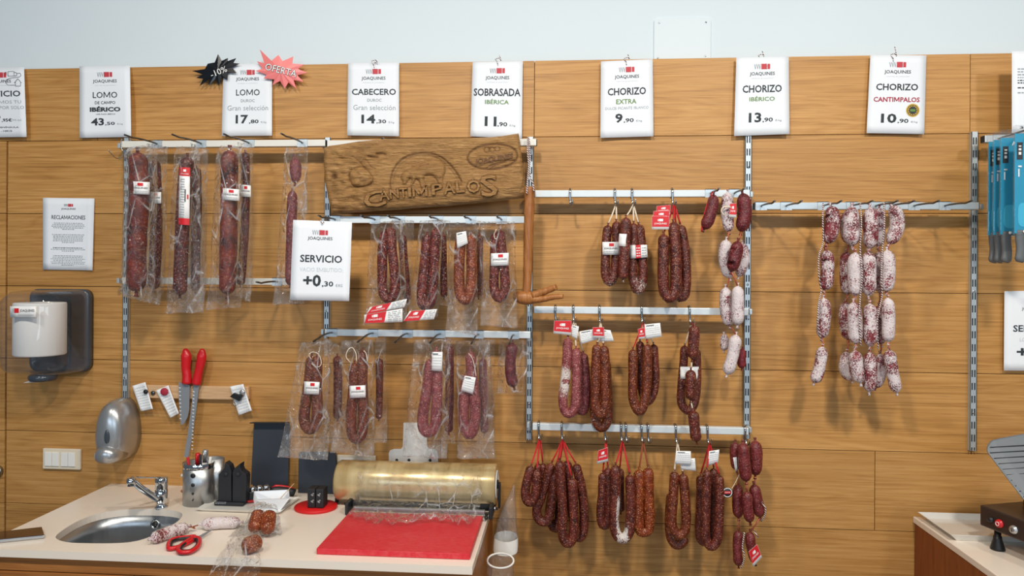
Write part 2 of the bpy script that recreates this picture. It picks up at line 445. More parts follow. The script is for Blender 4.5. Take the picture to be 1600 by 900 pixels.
def _plaque():
    N = NT('carved_oak'); v = N.coords((1.2, 1, 9))
    g = N.noise(v, 22, 5, .62, 1.1)
    big = N.noise(N.coords((1, 1, 2)), 7, 3)
    col = N.ramp(N.math('ADD', N.math('MULTIPLY', g, .7), N.math('MULTIPLY', big, .35)), [(.25, srgb(112, 78, 42)), (.55, srgb(166, 124, 74)), (.85, srgb(204, 164, 108))])
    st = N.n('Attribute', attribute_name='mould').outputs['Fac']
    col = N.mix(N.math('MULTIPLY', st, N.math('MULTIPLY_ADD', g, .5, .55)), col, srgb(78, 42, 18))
    return N.p(base=col, rough=.42, normal=N.bump(g, .9, .006), spec=.4)
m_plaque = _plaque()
def _goldroll():
    N = NT('film_roll_core'); v = N.coords((40, 2, 2))
    f = N.noise(v, .7, 2); b = N.noise(N.coords((4, 3, 3)), 4, 4)
    col = N.ramp(N.math('ADD', N.math('MULTIPLY', f, .6), N.math('MULTIPLY', b, .4)), [(.3, srgb(190, 160, 106)), (.55, srgb(218, 196, 146)), (.8, srgb(234, 218, 178))])
    return N.p(base=col, rough=N.math('MULTIPLY_ADD', f, .14, .22), metal=.35, coat=1.0, coatr=.16)
m_goldroll = _goldroll()
def _redboard():
    N = NT('scratched_red_board'); v = N.coords()
    f = N.noise(N.coords((1, 3, 1)), 60, 6, .75)
    c = N.noise(v, 6, 3)
    k = N.math('MULTIPLY', N.ramp(f, [(.42, (0,0,0)), (.72, (1,1,1))]), N.ramp(c, [(.28, (0,0,0)), (.55, (1,1,1))]))
    return N.p(base=N.mix(N.math('MULTIPLY', k, .5), srgb(204, 30, 46), srgb(222, 110, 112)), rough=.45, normal=N.bump(f, .2, .0006))
m_redb = _redboard()

# ---------------------------------------------------------------- setting: wall, panelling, floor
ztop = (W(60, 105).z + W(800, 96).z + W(1450, 86).z) / 3
ROWH = (W(60, 105).z - W(60, 785).z) / 6
XL = W(11, 450).x                     # joint beside the door at the left edge
XR = 2.35; XMIN = -2.3
def boards(mb, x0, x1, z0, z1, gap=.0008, y0=-.0, y1=.018):
    mb.span(x0+gap, x1-gap, y0, y1, z0+gap, z1-gap)
cuts = {0: [W(835, 150).x, W(1516, 150).x, W(153, 150).x],
        1: [W(513, 270).x, W(1166.5, 270).x], 2: [W(200, 390).x, W(828, 390).x, W(1518, 390).x],
        3: [W(513, 500).x, W(1166.5, 500).x], 4: [W(690, 620).x, W(1518, 620).x],
        5: [W(688, 740).x, W(1367, 760).x], 6: [W(300, 850).x, W(760, 850).x], 7: [.1, 1.4], 8: [-.6, .7], 9: [.3, 1.6]}
mb = MB()
for k in range(10):
    z1 = ztop - k*ROWH; z0 = max(0.0, z1 - ROWH)
    if z1 <= 0: break
    xs = [XMIN if k == 0 else XL] + sorted(c for c in cuts[k] if c > XL or k == 0) + [XR]
    xs = sorted(set(xs))
    for a, b in zip(xs, xs[1:]): boards(mb, a, b, z0, z1)
structure('wall_back', mb, m_wall, bevel=.0006)
mb = MB(); mb.span(XMIN, XR, .0185, .03, 0, ztop); structure('trim_1', mb, m_seam)
mb = MB()
for k in range(1, 10):
    z1 = ztop - k*ROWH; z0 = max(.0, z1 - ROWH)
    if z1 <= 0: break
    boards(mb, XMIN, XL - .004, z0, z1, y0=-.001)
door = structure('door_1', mb, m_wall, bevel=.0006)
kp = W(-3, 736, 0)
mb = MB(); mb.lathe([(.001, .012), (.017, .012), (.019, .009), (.019, 0)], (kp.x, -.001, kp.z), (0, -1, 0), 28)
mb.lathe([(.0001, .0135), (.006, .0135), (.006, .011)], (kp.x, -.001, kp.z), (0, -1, 0), 16)
part(door, 'door_handle', mb, m_hook, label='round steel flush pull')
mb = MB(); mb.span(XMIN, XR, .0305, .16, 0, 3.1); structure('wall_upper', mb, m_plaster)
mb = MB(); mb.span(XMIN, XR, -6.2, .16, -.05, 0); structure('floor', mb, m_floor)
# service cover screwed to the white wall
x0, x1, zt = W(1021.5, 60, -.03).x, W(1110.5, 60, -.03).x, W(1066, 28, -.03).z
mb = MB(); poly = []
r = .012
for cx, cz, a0 in ((x0+r, zt-r, 180), (x1-r, zt-r, 90)):
    for k in range(7):
        a = math.radians(a0 - k*15); poly.append((cx + r*math.cos(a), .0300, cz + r*math.sin(a)))
poly += [(x1, .0300, ztop-.01), (x0, .0300, ztop-.01)]
mb.prism(poly, (0, -.004, 0))
cov = solo('service_cover', mb, m_plate, 'white square service cover screwed to the white wall above the oak panels', 'wall cover', bevel=.001)
for px, py in ((1030, 36), (1103, 35), (1028, 91), (1102, 88)):
    p = W(px, py, -.026); mb = MB(); mb.lathe([(.0002, .0012), (.0022, .0012), (.0026, 0)], (p.x, .026, p.z), (0, -1, 0), 12)
    part(cov, 'screw', mb, m_hook)

# ---------------------------------------------------------------- slotted uprights
DR = .06                              # distance of the rails' middle from the panels
def upright(px, y0, y1, label):
    c = W(px, (y0+y1)/2); zt, zb = W(px, y0).z, W(px, y1).z; x = c.x; w = .0175; mb = MB()
    xs = [x-w/2, x-.0052, x-.0018, x+.0018, x+.0052, x+w/2]; f0, f1 = -.0125, -.0110
    mb.span(xs[0], xs[0]+.0015, -.0125, -.0002, zb, zt); mb.span(xs[5]-.0015, xs[5], -.0125, -.0002, zb, zt)
    for a, b in ((0, 1), (2, 3), (4, 5)): mb.span(xs[a], xs[b], f0, f1, zb, zt)
    z = zt; n = 0
    while z > zb + .004:
        zz = max(zb, z - .016); mb.span(xs[1], xs[2], f0, f1, zz, z); mb.span(xs[3], xs[4], f0, f1, zz, z)
        z -= .036; n += 1
    mb.span(xs[0]+.0016, xs[5]-.0016, -.006, -.0004, zb+.001, zt-.001, mat=1)
    t = solo('slotted_upright', mb, [m_steel, m_slot], label, 'wall upright', 'slotted uprights on the oak wall')
    for q in (.12, .5, .88):
        s = MB(); s.lathe([(.0002, .0016), (.003, .0013), (.0034, 0)], (x, -.0125, lerp(zb, zt, q)), (0, -1, 0), 10)
        part(t, 'screw', s, m_hook)
    return x
UX = {}
for k, (px, y0, y1, lab) in enumerate([
    (200, 216, 640, 'slotted steel upright running down behind the bagged loins to the soap dispenser'),
    (513, 216, 522, 'slotted steel upright behind the left end of the carved plaque'),
    (828, 215, 686, 'slotted steel upright beside the hanging rustic stick'),
    (1166.5, 205, 684, 'slotted steel upright beside the mouldy link columns, under the 13,90 sign'),
    (1518, 207, 703, 'slotted steel upright at the far right beside the blister packed knives')]):
    UX[k] = upright(px, y0, y1, lab)

# ---------------------------------------------------------------- rails
def rail(pa, pb, label, ups=(), mat=None, h=.0195, clips=()):
    a, b = W(pa[0], pa[1], DR+.01), W(pb[0], pb[1], DR+.01); z = (a.z+b.z)/2
    t = thing('hanging_rail', label, 'rail', ((a.x+b.x)/2, -DR, z-h/2), 'square hanging rails on the uprights')
    mb = MB(); mb.span(a.x, b.x, -DR-.01, -DR+.01, z-h/2, z+h/2); part(t, 'bar', mb, mat or m_bar, bevel=.0015)
    for u in ups:
        mb = MB(); x = UX[u]; mb.span(x-.004, x+.004, -DR+.0102, -.0127, z-.008, z+.007); mb.span(x-.004, x+.004, -.022, -.0127, z-.022, z+.007)
        part(t, 'bracket', mb, m_steel, bevel=.0008)
    for xa, xb in ((a.x-.0015, a.x-.0001), (b.x+.0001, b.x+.0015)):
        mb = MB(); mb.span(xa, xb, -DR-.009, -DR+.009, z-h/2+.001, z+h/2-.001); part(t, 'end_cap', mb, m_slot)
    return z
ZR = {}
ZR[1] = rail((189, 224), (508, 224.5), 'ivory rail carrying the tall bagged loins at upper left', (0,), m_white_bar)
ZR[2] = rail((511, 223.5), (838, 223), 'ivory rail almost hidden behind the carved plaque', (1, 2), m_white_bar)
ZR[3] = rail((190, 439), (500, 440), 'ivory rail behind the lower ends of the tall bagged loins', (0,), m_white_bar)
ZR[4] = rail((516, 343), (819, 343.5), 'pale rail directly under the carved plaque', (1,), m_bar)
ZR[5] = rail((507, 520.5), (829, 522.5), 'pale rail above the bags over the film dispenser', (1, 2))
ZR[6] = rail((836, 302), (1172, 302.5), 'pale rail holding the dark loops with red tags', (2, 3))
ZR[7] = rail((834, 484), (1170, 487.5), 'pale rail in the middle of the right bay', (2, 3))
ZR[8] = rail((832, 667), (1170, 674), 'lowest pale rail with red-stringed loops hanging below', (2, 3))
ZR[9] = rail((1180, 322), (1530, 321.5), 'grey rail carrying the white mouldy link strings', (3, 4), m_steel)
ZR[10] = rail((1539, 218), (1640, 215), 'short grey rail holding the blister packed knives', (), m_steel)

# ---------------------------------------------------------------- saddle peg hooks (plate + prong)
ORD = ['first', 'second', 'third', 'fourth', 'fifth', 'sixth', 'seventh', 'eighth', 'ninth', 'tenth']
def peg(px, z, label, w=.030, L=.15, mat=None, kick=-.008, py=None):
    x = W(px, PY, DR+.012).x
    t = thing('peg_hook', label, 'hook', (x, -DR-.011, z-.012), 'peg hooks clipped to the rails')
    mb = MB(); h = .0118
    mb.span(x-w/2, x+w/2, -DR-.0120, -DR-.0103, z-h, z+h); mb.span(x-w/2, x+w/2, -DR-.012, -DR+.012, z+.0101, z+.0118)
    mb.span(x-w/2, x+w/2, -DR+.0103, -DR+.0118, z-.002, z+h)
    part(t, 'saddle_plate', mb, mat or m_steel)
    mb = MB(); y = -DR-.0122
    pts = [(x, y, z), (x, y-.01, z+.001)] + [(x, y-.01-L*q, z+.001+kick*(q**3)+.008*max(0, q-.75)/.25) for q in (.2, .4, .6, .75, .88, 1)]
    mb.tube(pts, .0026, 8); part(t, 'prong', mb, m_prong)
    return Vector(pts[5])
for i, px in enumerate((244, 313, 388, 471)):
    peg(px, ZR[1], ORD[i]+' peg hook from the left on the ivory rail of tall loins', L=.145, kick=-.012)
for i, px in enumerate((433,)):
    peg(px, ZR[3], 'empty peg hook on the lower ivory rail behind the bagged loins', L=.13)
for i, px in enumerate((523, 585, 624, 684, 735, 783)):
    peg(px, ZR[4], ORD[i]+' peg hook from the left on the rail under the carved plaque', L=.13)
for i, px in enumerate((519, 583, 637, 688, 748, 803)):
    peg(px, ZR[5], ORD[i]+' peg hook from the left on the rail above the film dispenser', L=.14, kick=-.020)
for i, px in enumerate((1110, 1147)):
    peg(px, ZR[6], ('peg hook carrying the single dark red link', 'peg hook carrying the white and red link column')[i], L=.1)
for i, px in enumerate((1189, 1228, 1286, 1331, 1368, 1392, 1428, 1476)):
    peg(px, ZR[9], ORD[i]+' peg hook from the left on the grey rail of mouldy strings', L=.12)
peg(1560, ZR[10], 'peg hook with the blister packed knives hanging from it', L=.34)

# ---------------------------------------------------------------- S-hooks
HOOKS = {}
def s_hook(px, rl, label, drop=.024):
    z = ZR[rl]; x = W(px, PY, DR+.013).x
    mb = MB(); yb, yf = -DR+.0135, -DR-.0135
    pts = smooth_path([(x, yb, z-.012), (x, yb, z+.004), (x, yb-.004, z+.0125), (x, -DR, z+.0142), (x, yf+.004, z+.0125), (x, yf, z+.004),
                       (x, yf, z-.012), (x+.001, yf-.001, z-.012-drop*.6), (x+.003, yf-.009, z-.012-drop), (x+.006, yf-.018, z-.012-drop*.7), (x+.007, yf-.021, z-.016)], .003)
    n = len(pts); mb.tube(pts, [0.0031 if i < n-6 else .0031*(n-i)/6.5 for i in range(n)], 8)
    solo('s_hook', mb, m_hook, label, 'hook', 'steel S-hooks over the rails')
    p = Vector((x+.003, yf-.009, z-.012-drop+.002)); HOOKS[(rl, px)] = p; return p
for rl, what, xs in ((6, 'the top rail of the right bay', (890, 960, 987, 1050)),
                     (7, 'the middle rail of the right bay', (868, 896, 937, 1003, 1078)),
                     (8, 'the lowest rail of the right bay', (843, 879, 946.5, 972, 979.5, 1004, 1014, 1057.5, 1107, 1166))):
    for i, px in enumerate(xs): s_hook(px, rl, ORD[i]+' S-hook from the left on '+what)
# wire hook over the left end of the ivory rail
e = W(189, 222, DR); mb = MB()
pts = [W(191, 217, DR+.012), W(189, 220, DR+.013), W(190, 232, DR+.013), W(193, 240, DR+.016), W(189, 246, DR+.03), W(181, 247, DR+.05), W(172, 238, DR+.07), W(169, 234, DR+.075)]
mb.tube(smooth_path(pts, .004), .0013, 6)
solo('s_hook', mb, m_hook, 'bent wire hook dangling off the left end of the top ivory rail', 'hook', 'steel S-hooks over the rails')

# ---------------------------------------------------------------- lettering and paper
_tc, _gl = {}, {}
def _raw(txt, bold):
    cu = bpy.data.curves.new('txt', 'FONT'); cu.body = txt; cu.size = 1; cu.resolution_u = 2; cu.offset = bold; cu.fill_mode = 'FRONT'
    o = bpy.data.objects.new('txt', cu); COL.objects.link(o)
    dg = bpy.context.evaluated_depsgraph_get(); me = bpy.data.meshes.new_from_object(o.evaluated_get(dg))
    vs = np.array([v.co[:2] for v in me.vertices]).reshape(-1, 2); fs = [list(p.vertices) for p in me.polygons]
    bpy.data.objects.remove(o); bpy.data.curves.remove(cu); bpy.data.meshes.remove(me)
    return vs, fs
def _glyph(ch, bold):
    """outline, faces and advance of one character; the M is drawn with a full-depth V"""
    if (ch, bold) in _gl: return _gl[(ch, bold)]
    H0 = _raw('HH', 0)[0]; HM = _raw('H'+ch+'H', 0)[0]
    adv = np.ptp(HM[:, 0]) - np.ptp(H0[:, 0])
    if ch == 'M':
        h = H0[:, 1].max()+bold; t = .085+2*bold; w = .80; x = .07; adv = .95
        q = [[(0, 0), (t, 0), (t, h), (0, h)], [(w-t, 0), (w, 0), (w, h), (w-t, h)], [(0, h), (w/2-t*.55, h*.14), (w/2+t*.55, h*.14), (t*1.25, h)], [(w, h), (w-t*1.25, h), (w/2-t*.55, h*.14), (w/2+t*.55, h*.14)]]
        vs = np.array([(a+x, b) for Q in q for a, b in Q]); fs = [[4*i+k for k in range(4)] for i in range(4)]
    elif ch == ' ': vs, fs = np.zeros((0, 2)), []
    else: vs, fs = _raw(ch, bold)
    _gl[(ch, bold)] = (vs, fs, adv); return _gl[(ch, bold)]
def text_geo(txt, bold=0.0):
    key = (txt, bold)
    if key in _tc: return _tc[key]
    if 'M' in txt:
        V, fs, x = [], [], 0.0
        for ch in txt:
            v, f, adv = _glyph(ch, bold); o = sum(len(q) for q in V)
            if len(v): V.append(v+np.array((x, 0)))
            fs += [[i+o for i in q] for q in f]; x += adv
        vs = np.concatenate(V)
    else: vs, fs = _raw(txt, bold)
    lo, hi = vs.min(0), vs.max(0); asp = (hi[0]-lo[0])/(hi[1]-lo[1])
    _tc[key] = ((vs-lo)/(hi-lo), fs, asp); return _tc[key]

class Sheet:
    """a sheet pinned by its four corners as seen, at its own distance from the wall"""
    def __init__(s, tl, tr, br, bl, d=.008, fn=None):
        s.c = [np.array(p, float) for p in (tl, tr, br, bl)]; s.d = d; s.fn = fn or (lambda u, v: 0)
    def px(s, u, v):
        a, b, c, d = s.c; return (a*(1-u)+b*u)*(1-v) + (d*(1-u)+c*u)*v
    def at(s, u, v, off=0.0):
        p = s.px(u, v); dd = s.d(u, v) if callable(s.d) else s.d
        return W(p[0], p[1], dd + s.fn(u, v) + off)
    def paper(s, mb, nu=8, nv=10, th=.0004, mat=0):
        mb.grid(nu, nv, lambda u, v: s.at(u, v), mat, True, thick=(0, th, 0))
    def text(s, mb, txt, uc, vc, uw, vh, bold=.012, mat=0, off=.0007, rot=0):
        V, Fc, asp = text_geo(txt, bold)
        if uw is None:
            w = np.linalg.norm(s.c[1]-s.c[0]); h = np.linalg.norm(s.c[3]-s.c[0]); uw = vh*h*asp/w
        cr, sr = math.cos(rot), math.sin(rot)
        w = np.linalg.norm(s.c[1]-s.c[0]); h = np.linalg.norm(s.c[3]-s.c[0])
        pts = []
        for a, b in V:
            x, y = (a-.5)*uw*w, (.5-b)*vh*h
            pts.append(s.at(uc + (x*cr - y*sr)/w, vc + (x*sr + y*cr)/h, off))
        mb.add(pts, Fc, mat)
    def rect(s, mb, u0, v0, u1, v1, mat=0, off=.0006, n=6, skew=0):
        mb.grid(n, 2, lambda a, b: s.at(lerp(u0, u1, a)+skew*(1-b), lerp(v0, v1, b), off), mat, True)
    def disc(s, mb, uc, vc, ru, mat=0, off=.0006, n=28, r0=0.0):
        w = np.linalg.norm(s.c[1]-s.c[0]); h = np.linalg.norm(s.c[3]-s.c[0]); k = w/h
        out = [s.at(uc+ru*math.cos(2*math.pi*i/n), vc+ru*k*math.sin(2*math.pi*i/n), off) for i in range(n)]
        if r0:
            inn = [s.at(uc+r0*math.cos(2*math.pi*i/n), vc+r0*k*math.sin(2*math.pi*i/n), off) for i in range(n)]
            mb.add(out+inn, [(i, (i+1) % n, n+(i+1) % n, n+i) for i in range(n)], mat)
        else: mb.add(out, [list(range(n))], mat)
    def line(s, mb, pts, wd, mat=0, off=.0006):
        for (a, b), (c, d) in zip(pts, pts[1:]):
            w = np.linalg.norm(s.c[1]-s.c[0]); h = np.linalg.norm(s.c[3]-s.c[0])
            dx, dy = (c-a)*w, (d-b)*h; L = math.hypot(dx, dy) or 1; nx, ny = -dy/L*wd/2, dx/L*wd/2
            q = [(a+nx/w, b+ny/h), (c+nx/w, d+ny/h), (c-nx/w, d-ny/h), (a-nx/w, b-ny/h)]
            mb.add([s.at(u, v, off) for u, v in q], [(0, 1, 2, 3)], mat)
    def corners_mid(s): return s.at(.5, 1)

INKS = [m_ink, m_inkg, m_inkl, m_green, m_maroon, m_gold, m_wht]
def logo(sh, mb, uc, v0, v1, w):
    """small red barrel mark with grey staves on its left"""
    sh.rect(mb, uc-.02*w/.47, v0, uc+.085*w/.47, v1, 0); sh.rect(mb, uc+.095*w/.47, v0+.002, uc+.145*w/.47, v1-.002, 0)
    for k in range(3):
        u = uc-.15*w/.47+k*.042*w/.47
        sh.line(mb, [(u, v0+.004), (u+.02*w/.47, v1-.003)], .8, 1); sh.line(mb, [(u+.02*w/.47, v1-.003), (u+.03*w/.47, v0+.004)], .6, 1)
def head(sh, lg, ink, uc=.5, v=(.085, .155), vt=(.19, .245), w=.47, tagline=True):
    logo(sh, lg, uc, v[0], v[1], w)
    sh.text(ink, 'JOAQUINES', uc, (vt[0]+vt[1])/2, w, vt[1]-vt[0], .008)
    if tagline: sh.text(ink, 'VINOS & JAMÓN', uc, vt[1]+.026, w*.88, .016, 0, 2)
def price(sh, ink, big, small, u, v0, v1, unit='€/kg', ub=None):
    h = v1-v0; wb = ub or .13*len(big)
    sh.text(ink, big, u+wb/2, (v0+v1)/2, wb, h, .03)
    sh.text(ink, small, u+wb+.115, v1-h*.21, .19, h*.5, .02)
    if unit: sh.text(ink, unit, u+wb+.31, v1-h*.13, .115, h*.25, 0, 1)
def make_sign(label, sh, lines, hd=True, prices=(), group='printed price signs along the wall', extra=None, name='price_sign', cat='sign', hdkw={}, tie=None):
    b = sh.at(.5, 1)
    t = thing(name, label, cat, b, group)
    mb = MB(); sh.paper(mb); part(t, 'paper', mb, m_paper)
    lg, ink, pr_ = MB(), MB(), MB()
    if hd: head(sh, lg, lg2 := MB(), **hdkw); part(t, 'brand_lettering', lg2, INKS, recalc=False)
    for l in lines: sh.text(ink, *l)
    for p in prices: price(sh, pr_, *p)
    if extra: extra(sh, lg, ink)
    if lg.v: part(t, 'logo', lg, [m_redl, m_inkg, m_gold, m_ink], recalc=False)
    if ink.v: part(t, 'lettering', ink, INKS, recalc=False)
    if pr_.v: part(t, 'price', pr_, INKS, recalc=False)
    if tie:
        mb = MB(); mb.tube(smooth_path(tie, .002), .0011, 6); part(t, 'hanging_twine', mb, m_twine)
    return t
def curl(a, b=0, c=0): return lambda u, v: a*v*v*abs(2*u-1)**2 + b*(1-v)*(1-(2*u-1)**2) + c*u*u*v*(1.2-v)*2
def tie_at(px, py, up=(2, -12), d=.014):
    x, y = px, py
    return [W(x, y+5, d+.004), W(x-1, y-1, d+.006), W(x-4, y-5, d+.004), W(x+2, y-7, d+.002), W(x+5, y-3, d+.005), W(x+up[0], y+up[1], d)]

make_sign('price sign LOMO DE CAMPO IBÉRICO 43,50 with a curled right edge',
    Sheet((124, 103.5), (203, 102.5), (205, 214), (124.5, 215.5), .008, curl(.004, 0, .02)),
    [('LOMO', .5, .405, .48, .085, .008), ('DE CAMPO', .5, .513, .40, .042, .01), ('IBÉRICO', .5, .60, .60, .078, .045), ('100% RAZA IBÉRICA', .51, .672, .38, .02, .005)],
    prices=[('43', ',50', .225, .728, .83, '€/kg', .25)])
make_sign('price sign LOMO DUROC 17,80 with two starburst badges on its top corners',
    Sheet((349, 100), (425, 99), (425, 212), (346.5, 212.5), .010, curl(.006, 0, 0)),
    [('LOMO', .51, .398, .48, .085, .008), ('DUROC', .51, .512, .28, .04, .01, 1), ('Gran selección', .51, .612, .82, .07, -.003, 1)],
    prices=[('17', ',80', .27, .71, .83, '€/kg', .25)])
make_sign('price sign CABECERO DUROC 14,30',
    Sheet((544, 98.5), (623.5, 97.5), (623.5, 213), (542.5, 211.5), .010, curl(.006, 0, 0)),
    [('CABECERO', .51, .398, .86, .085, .018), ('DUROC', .52, .512, .28, .04, .01, 1), ('Gran selección', .52, .612, .82, .07, -.003, 1)],
    prices=[('14', ',30', .27, .71, .83, '€/kg', .27)], tie=tie_at(584.5, 101, (0, -4)))
make_sign('price sign SOBRASADA IBÉRICA 11,90 behind the top right corner of the plaque',
    Sheet((738.5, 97), (817, 95.5), (815.5, 217), (735, 213), .012, curl(.004, .006, 0)),
    [('SOBRASADA', .5, .403, .92, .10, .02), ('IBÉRICA', .5, .525, .47, .07, .014, 3)],
    prices=[('11', ',90', .27, .725, .852, '€/kg', .23)], tie=tie_at(778, 98))
make_sign('price sign CHORIZO EXTRA 9,90',
    Sheet((939, 96), (1020, 92.5), (1021, 213), (938, 215.5), .012, curl(.004, .006, 0)),
    [('CHORIZO', .5, .403, .73, .095, .02), ('EXTRA', .49, .535, .385, .062, .014, 3), ('DULCE/ PICANTE /BLANCO', .5, .62, .82, .034, -.004, 1)],
    prices=[('9', ',90', .28, .69, .81, '€/kg', .14)], tie=tie_at(979, 97))
make_sign('price sign CHORIZO IBÉRICO 13,90 above a slotted upright',
    Sheet((1150.5, 90), (1232.5, 88.5), (1233.5, 209.5), (1147, 212.5), .016, curl(.004, .006, 0)),
    [('CHORIZO', .5, .405, .73, .095, .02), ('IBÉRICO', .5, .53, .47, .066, .014, 3)],
    prices=[('13', ',90', .26, .71, .835, '€/kg', .23)], tie=tie_at(1189, 92))
def seal(sh, lg, ink):
    sh.disc(ink, .79, .70, .118, 5, .0007); sh.disc(ink, .79, .70, .098, 0, .0009, r0=.088)
    for k in range(12):
        a = 2*math.pi*k/12; sh.disc(ink, .79+.066*math.cos(a), .70+.066*.755*math.sin(a), .013, 0, .0010, 6)
    sh.disc(ink, .79, .70, .062, 0, .0011); sh.rect(ink, .745, .685, .835, .715, 3, .0013)
make_sign('price sign CHORIZO 10,90 with crimson lettering and a round yellow seal',
    Sheet((1360, 86), (1447.5, 86.5), (1444, 209.5), (1354, 208), .012, curl(.003, .006, 0)),
    [('CHORIZO', .5, .405, .74, .085, .02), ('CANTIMPALOS', .5, .565, .81, .062, .024, 4)],
    prices=[('10', ',90', .24, .745, .865, '€/kg', .27)], extra=seal, tie=tie_at(1396, 91, (2, -18)))
def homeicon(sh, lg, ink):
    sh.line(ink, [(.68, .06), (.80, .06), (.80, .125), (.68, .125), (.68, .06)], .7); sh.line(ink, [(.80, .07), (.85, .08), (.85, .12), (.80, .125)], .7)
    for k in range(3): sh.line(ink, [(.62, .07+k*.018), (.66, .07+k*.018)], .7)
    sh.line(ink, [(.85, .09), (.92, .085), (.935, .12), (.90, .14), (.72, .155), (.64, .18), (.63, .22), (.68, .255), (.82, .255)], .7)
    sh.line(ink, [(.80, .225), (.87, .165), (.94, .225)], .8); sh.line(ink, [(.82, .215), (.82, .27), (.92, .27), (.92, .215)], .7)
make_sign('home delivery service sign cut by the left edge of the photo',
    Sheet((-42, 106), (37.5, 105), (41.5, 214), (-42, 215), .012, curl(.004, 0, .012)),
    [('SERVICIO', .51, .375, .80, .085, .016), ('ENVIAMOS TU', .55, .495, .74, .045, -.004, 1), ('COMPRA POR SOLO', .51, .575, .92, .045, -.004, 1),
     ('ESPAÑA - PENÍNSULA', .50, .855, .72, .026, .01), ('24/48 H. -10KG', .48, .91, .50, .024, .01), ('IVA incl.', .83, .755, .18, .03, -.004, 1)],
    prices=[('9', ',95€', .38, .67, .78, None, .14)], extra=homeicon, hdkw=dict(uc=.5, v=(.07, .145), vt=(.175, .23)))
make_sign('white SERVICIO VACIO EMBUTIDO +0,30 sign hanging in front of a loin bag',
    Sheet((458, 343.5), (550, 347), (545.5, 470.5), (453, 469), .20, curl(.0, 0, .004)),
    [('SERVICIO', .5, .475, .71, .092, .02), ('VACIO EMBUTIDO:', .51, .612, .73, .05, -.004, 2)],
    prices=[('+0', ',30', .21, .675, .825, '€/KG', .30)], hdkw=dict(uc=.47, v=(.115, .178), vt=(.20, .25), w=.42, tagline=False),
    tie=[W(501, 344, .203), W(503, 350, .205), W(506, 346, .203)])
def smallprint(sh, lg, ink):
    rs = random.Random(3)
    for v0, n, w0 in ((.345, 5, .68), (.505, 6, .70), (.69, 3, .70), (.80, 7, .72)):
        for k in range(n):
            w = w0*(rs.uniform(.78, 1) if k < n-1 else .35); u0 = .5-w/2; u = u0; v = v0+k*.0215
            while u < u0+w:
                l = rs.uniform(.015, .05); sh.rect(ink, u, v, min(u0+w, u+l), v+.0095, 0 if v0 == .69 and k == 0 else 1, n=1); u += l+.012
make_sign('small RECLAMACIONES complaints notice on the panel above the towel dispenser',
    Sheet((67, 309), (147.5, 310), (144.5, 422.5), (67, 421), .004, curl(.002, 0, .004)),
    [('RECLAMACIONES', .5, .268, .66, .056, .008)], extra=smallprint, hdkw=dict(v=(.08, .12), vt=(.138, .168), w=.28, tagline=False), name='notice', cat='notice', group=None)
def notice2(sh, lg, ink):
    rs = random.Random(5)
    for k, v in enumerate((.21, .245, .28, .315, .35, .38, .44, .50)):
        u = .1
        while u < .88:
            l = rs.uniform(.02, .06); sh.rect(ink, u, v, u+l, v+.014, 0 if k in (4, 5, 6) else 1, n=1); u += l+.014
    sh.disc(ink, .5, .73, .16, 0, r0=.15); sh.disc(ink, .5, .73, .05, 0, r0=.042)
    sh.text(ink, '360º', .28, .93, .28, .03, .02)
make_sign('white printed notice cut by the right edge above the knife packs',
    Sheet((1581, 80), (1672, 79), (1672, 209), (1581, 208), .09, curl(0, 0, 0)), [], extra=notice2, hd=False, name='notice', cat='notice', group=None)
make_sign('white SERVICIO sign cut by the right edge below the knife packs',
    Sheet((1569.5, 455), (1664, 453.5), (1664, 580), (1568.5, 579), .012, curl(0, 0, 0)),
    [('SERVICIO', .51, .47, .72, .085, .02), ('LONCHEADO', .51, .61, .50, .045, -.004, 2)],
    prices=[('+1', ',00', .21, .70, .83, '€/KG', .30)], hdkw=dict(v=(.12, .18), vt=(.205, .25), w=.42, tagline=False))

# starburst badges
def burst(label, poly, mat, txt, c, w, h, rot, d, edge, ink):
    pts = [W(x, y, d) for x, y in poly]
    cen = sum(pts, Vector())/len(pts)
    t = thing('starburst_badge', label, 'badge', cen + Vector((0, 0, -.05)), 'starburst offer badges')
    mb = MB(); n = len(pts); ctr = cen + Vector((0, -.002, 0))
    mb.add(pts+[ctr]+[p+Vector((0, .001, 0)) for p in pts], [(i, (i+1) % n, n) for i in range(n)] + [(i, n+1+i, n+1+(i+1) % n, (i+1) % n) for i in range(n)] + [[n+1+i for i in range(n)][::-1]])
    part(t, 'card', mb, mat)
    sh = Sheet((c[0]-w/2, c[1]-h/2), (c[0]+w/2, c[1]-h/2), (c[0]+w/2, c[1]+h/2), (c[0]-w/2, c[1]+h/2), d+.0022)
    mb = MB()
    if edge: sh.text(mb, txt, .5, .5, 1.0, 1.0, .035, 1, .0006, rot)
    sh.text(mb, txt, .5, .5, .98, .96, .0, 0, .0010, rot)
    part(t, 'lettering', mb, ink, recalc=False)
zz = lambda L: [(280+x/4, 60+y/4) for x, y in L]
burst('black starburst badge reading -10% on the top left corner of the 17,80 sign',
    zz([(80,203),(160,192),(178,158),(222,150),(243,98),(266,140),(305,122),(302,142),(356,123),(338,153),(378,158),(328,180),(358,216),(303,212),(300,260),(265,240),(249,299),(226,252),(185,294),(190,252),(128,297),(150,252),(106,248),(146,225)]),
    m_blk_card, '-10%', (341.5, 112), 27, 10, -.38, .020, False, [m_wht])
burst('pink starburst badge reading OFERTA on the top right corner of the 17,80 sign',
    zz([(476,203),(520,190),(486,143),(532,155),(503,68),(576,140),(620,103),(646,142),(712,113),(706,157),(780,163),(742,190),(800,215),(737,230),(778,272),(714,260),(732,315),(682,275),(659,314),(630,265),(582,292),(595,256),(528,250),(546,226)]),
    m_pink, 'OFERTA', (439, 109.5), 51, 11, .24, .020, True, [m_wht, m_ink])

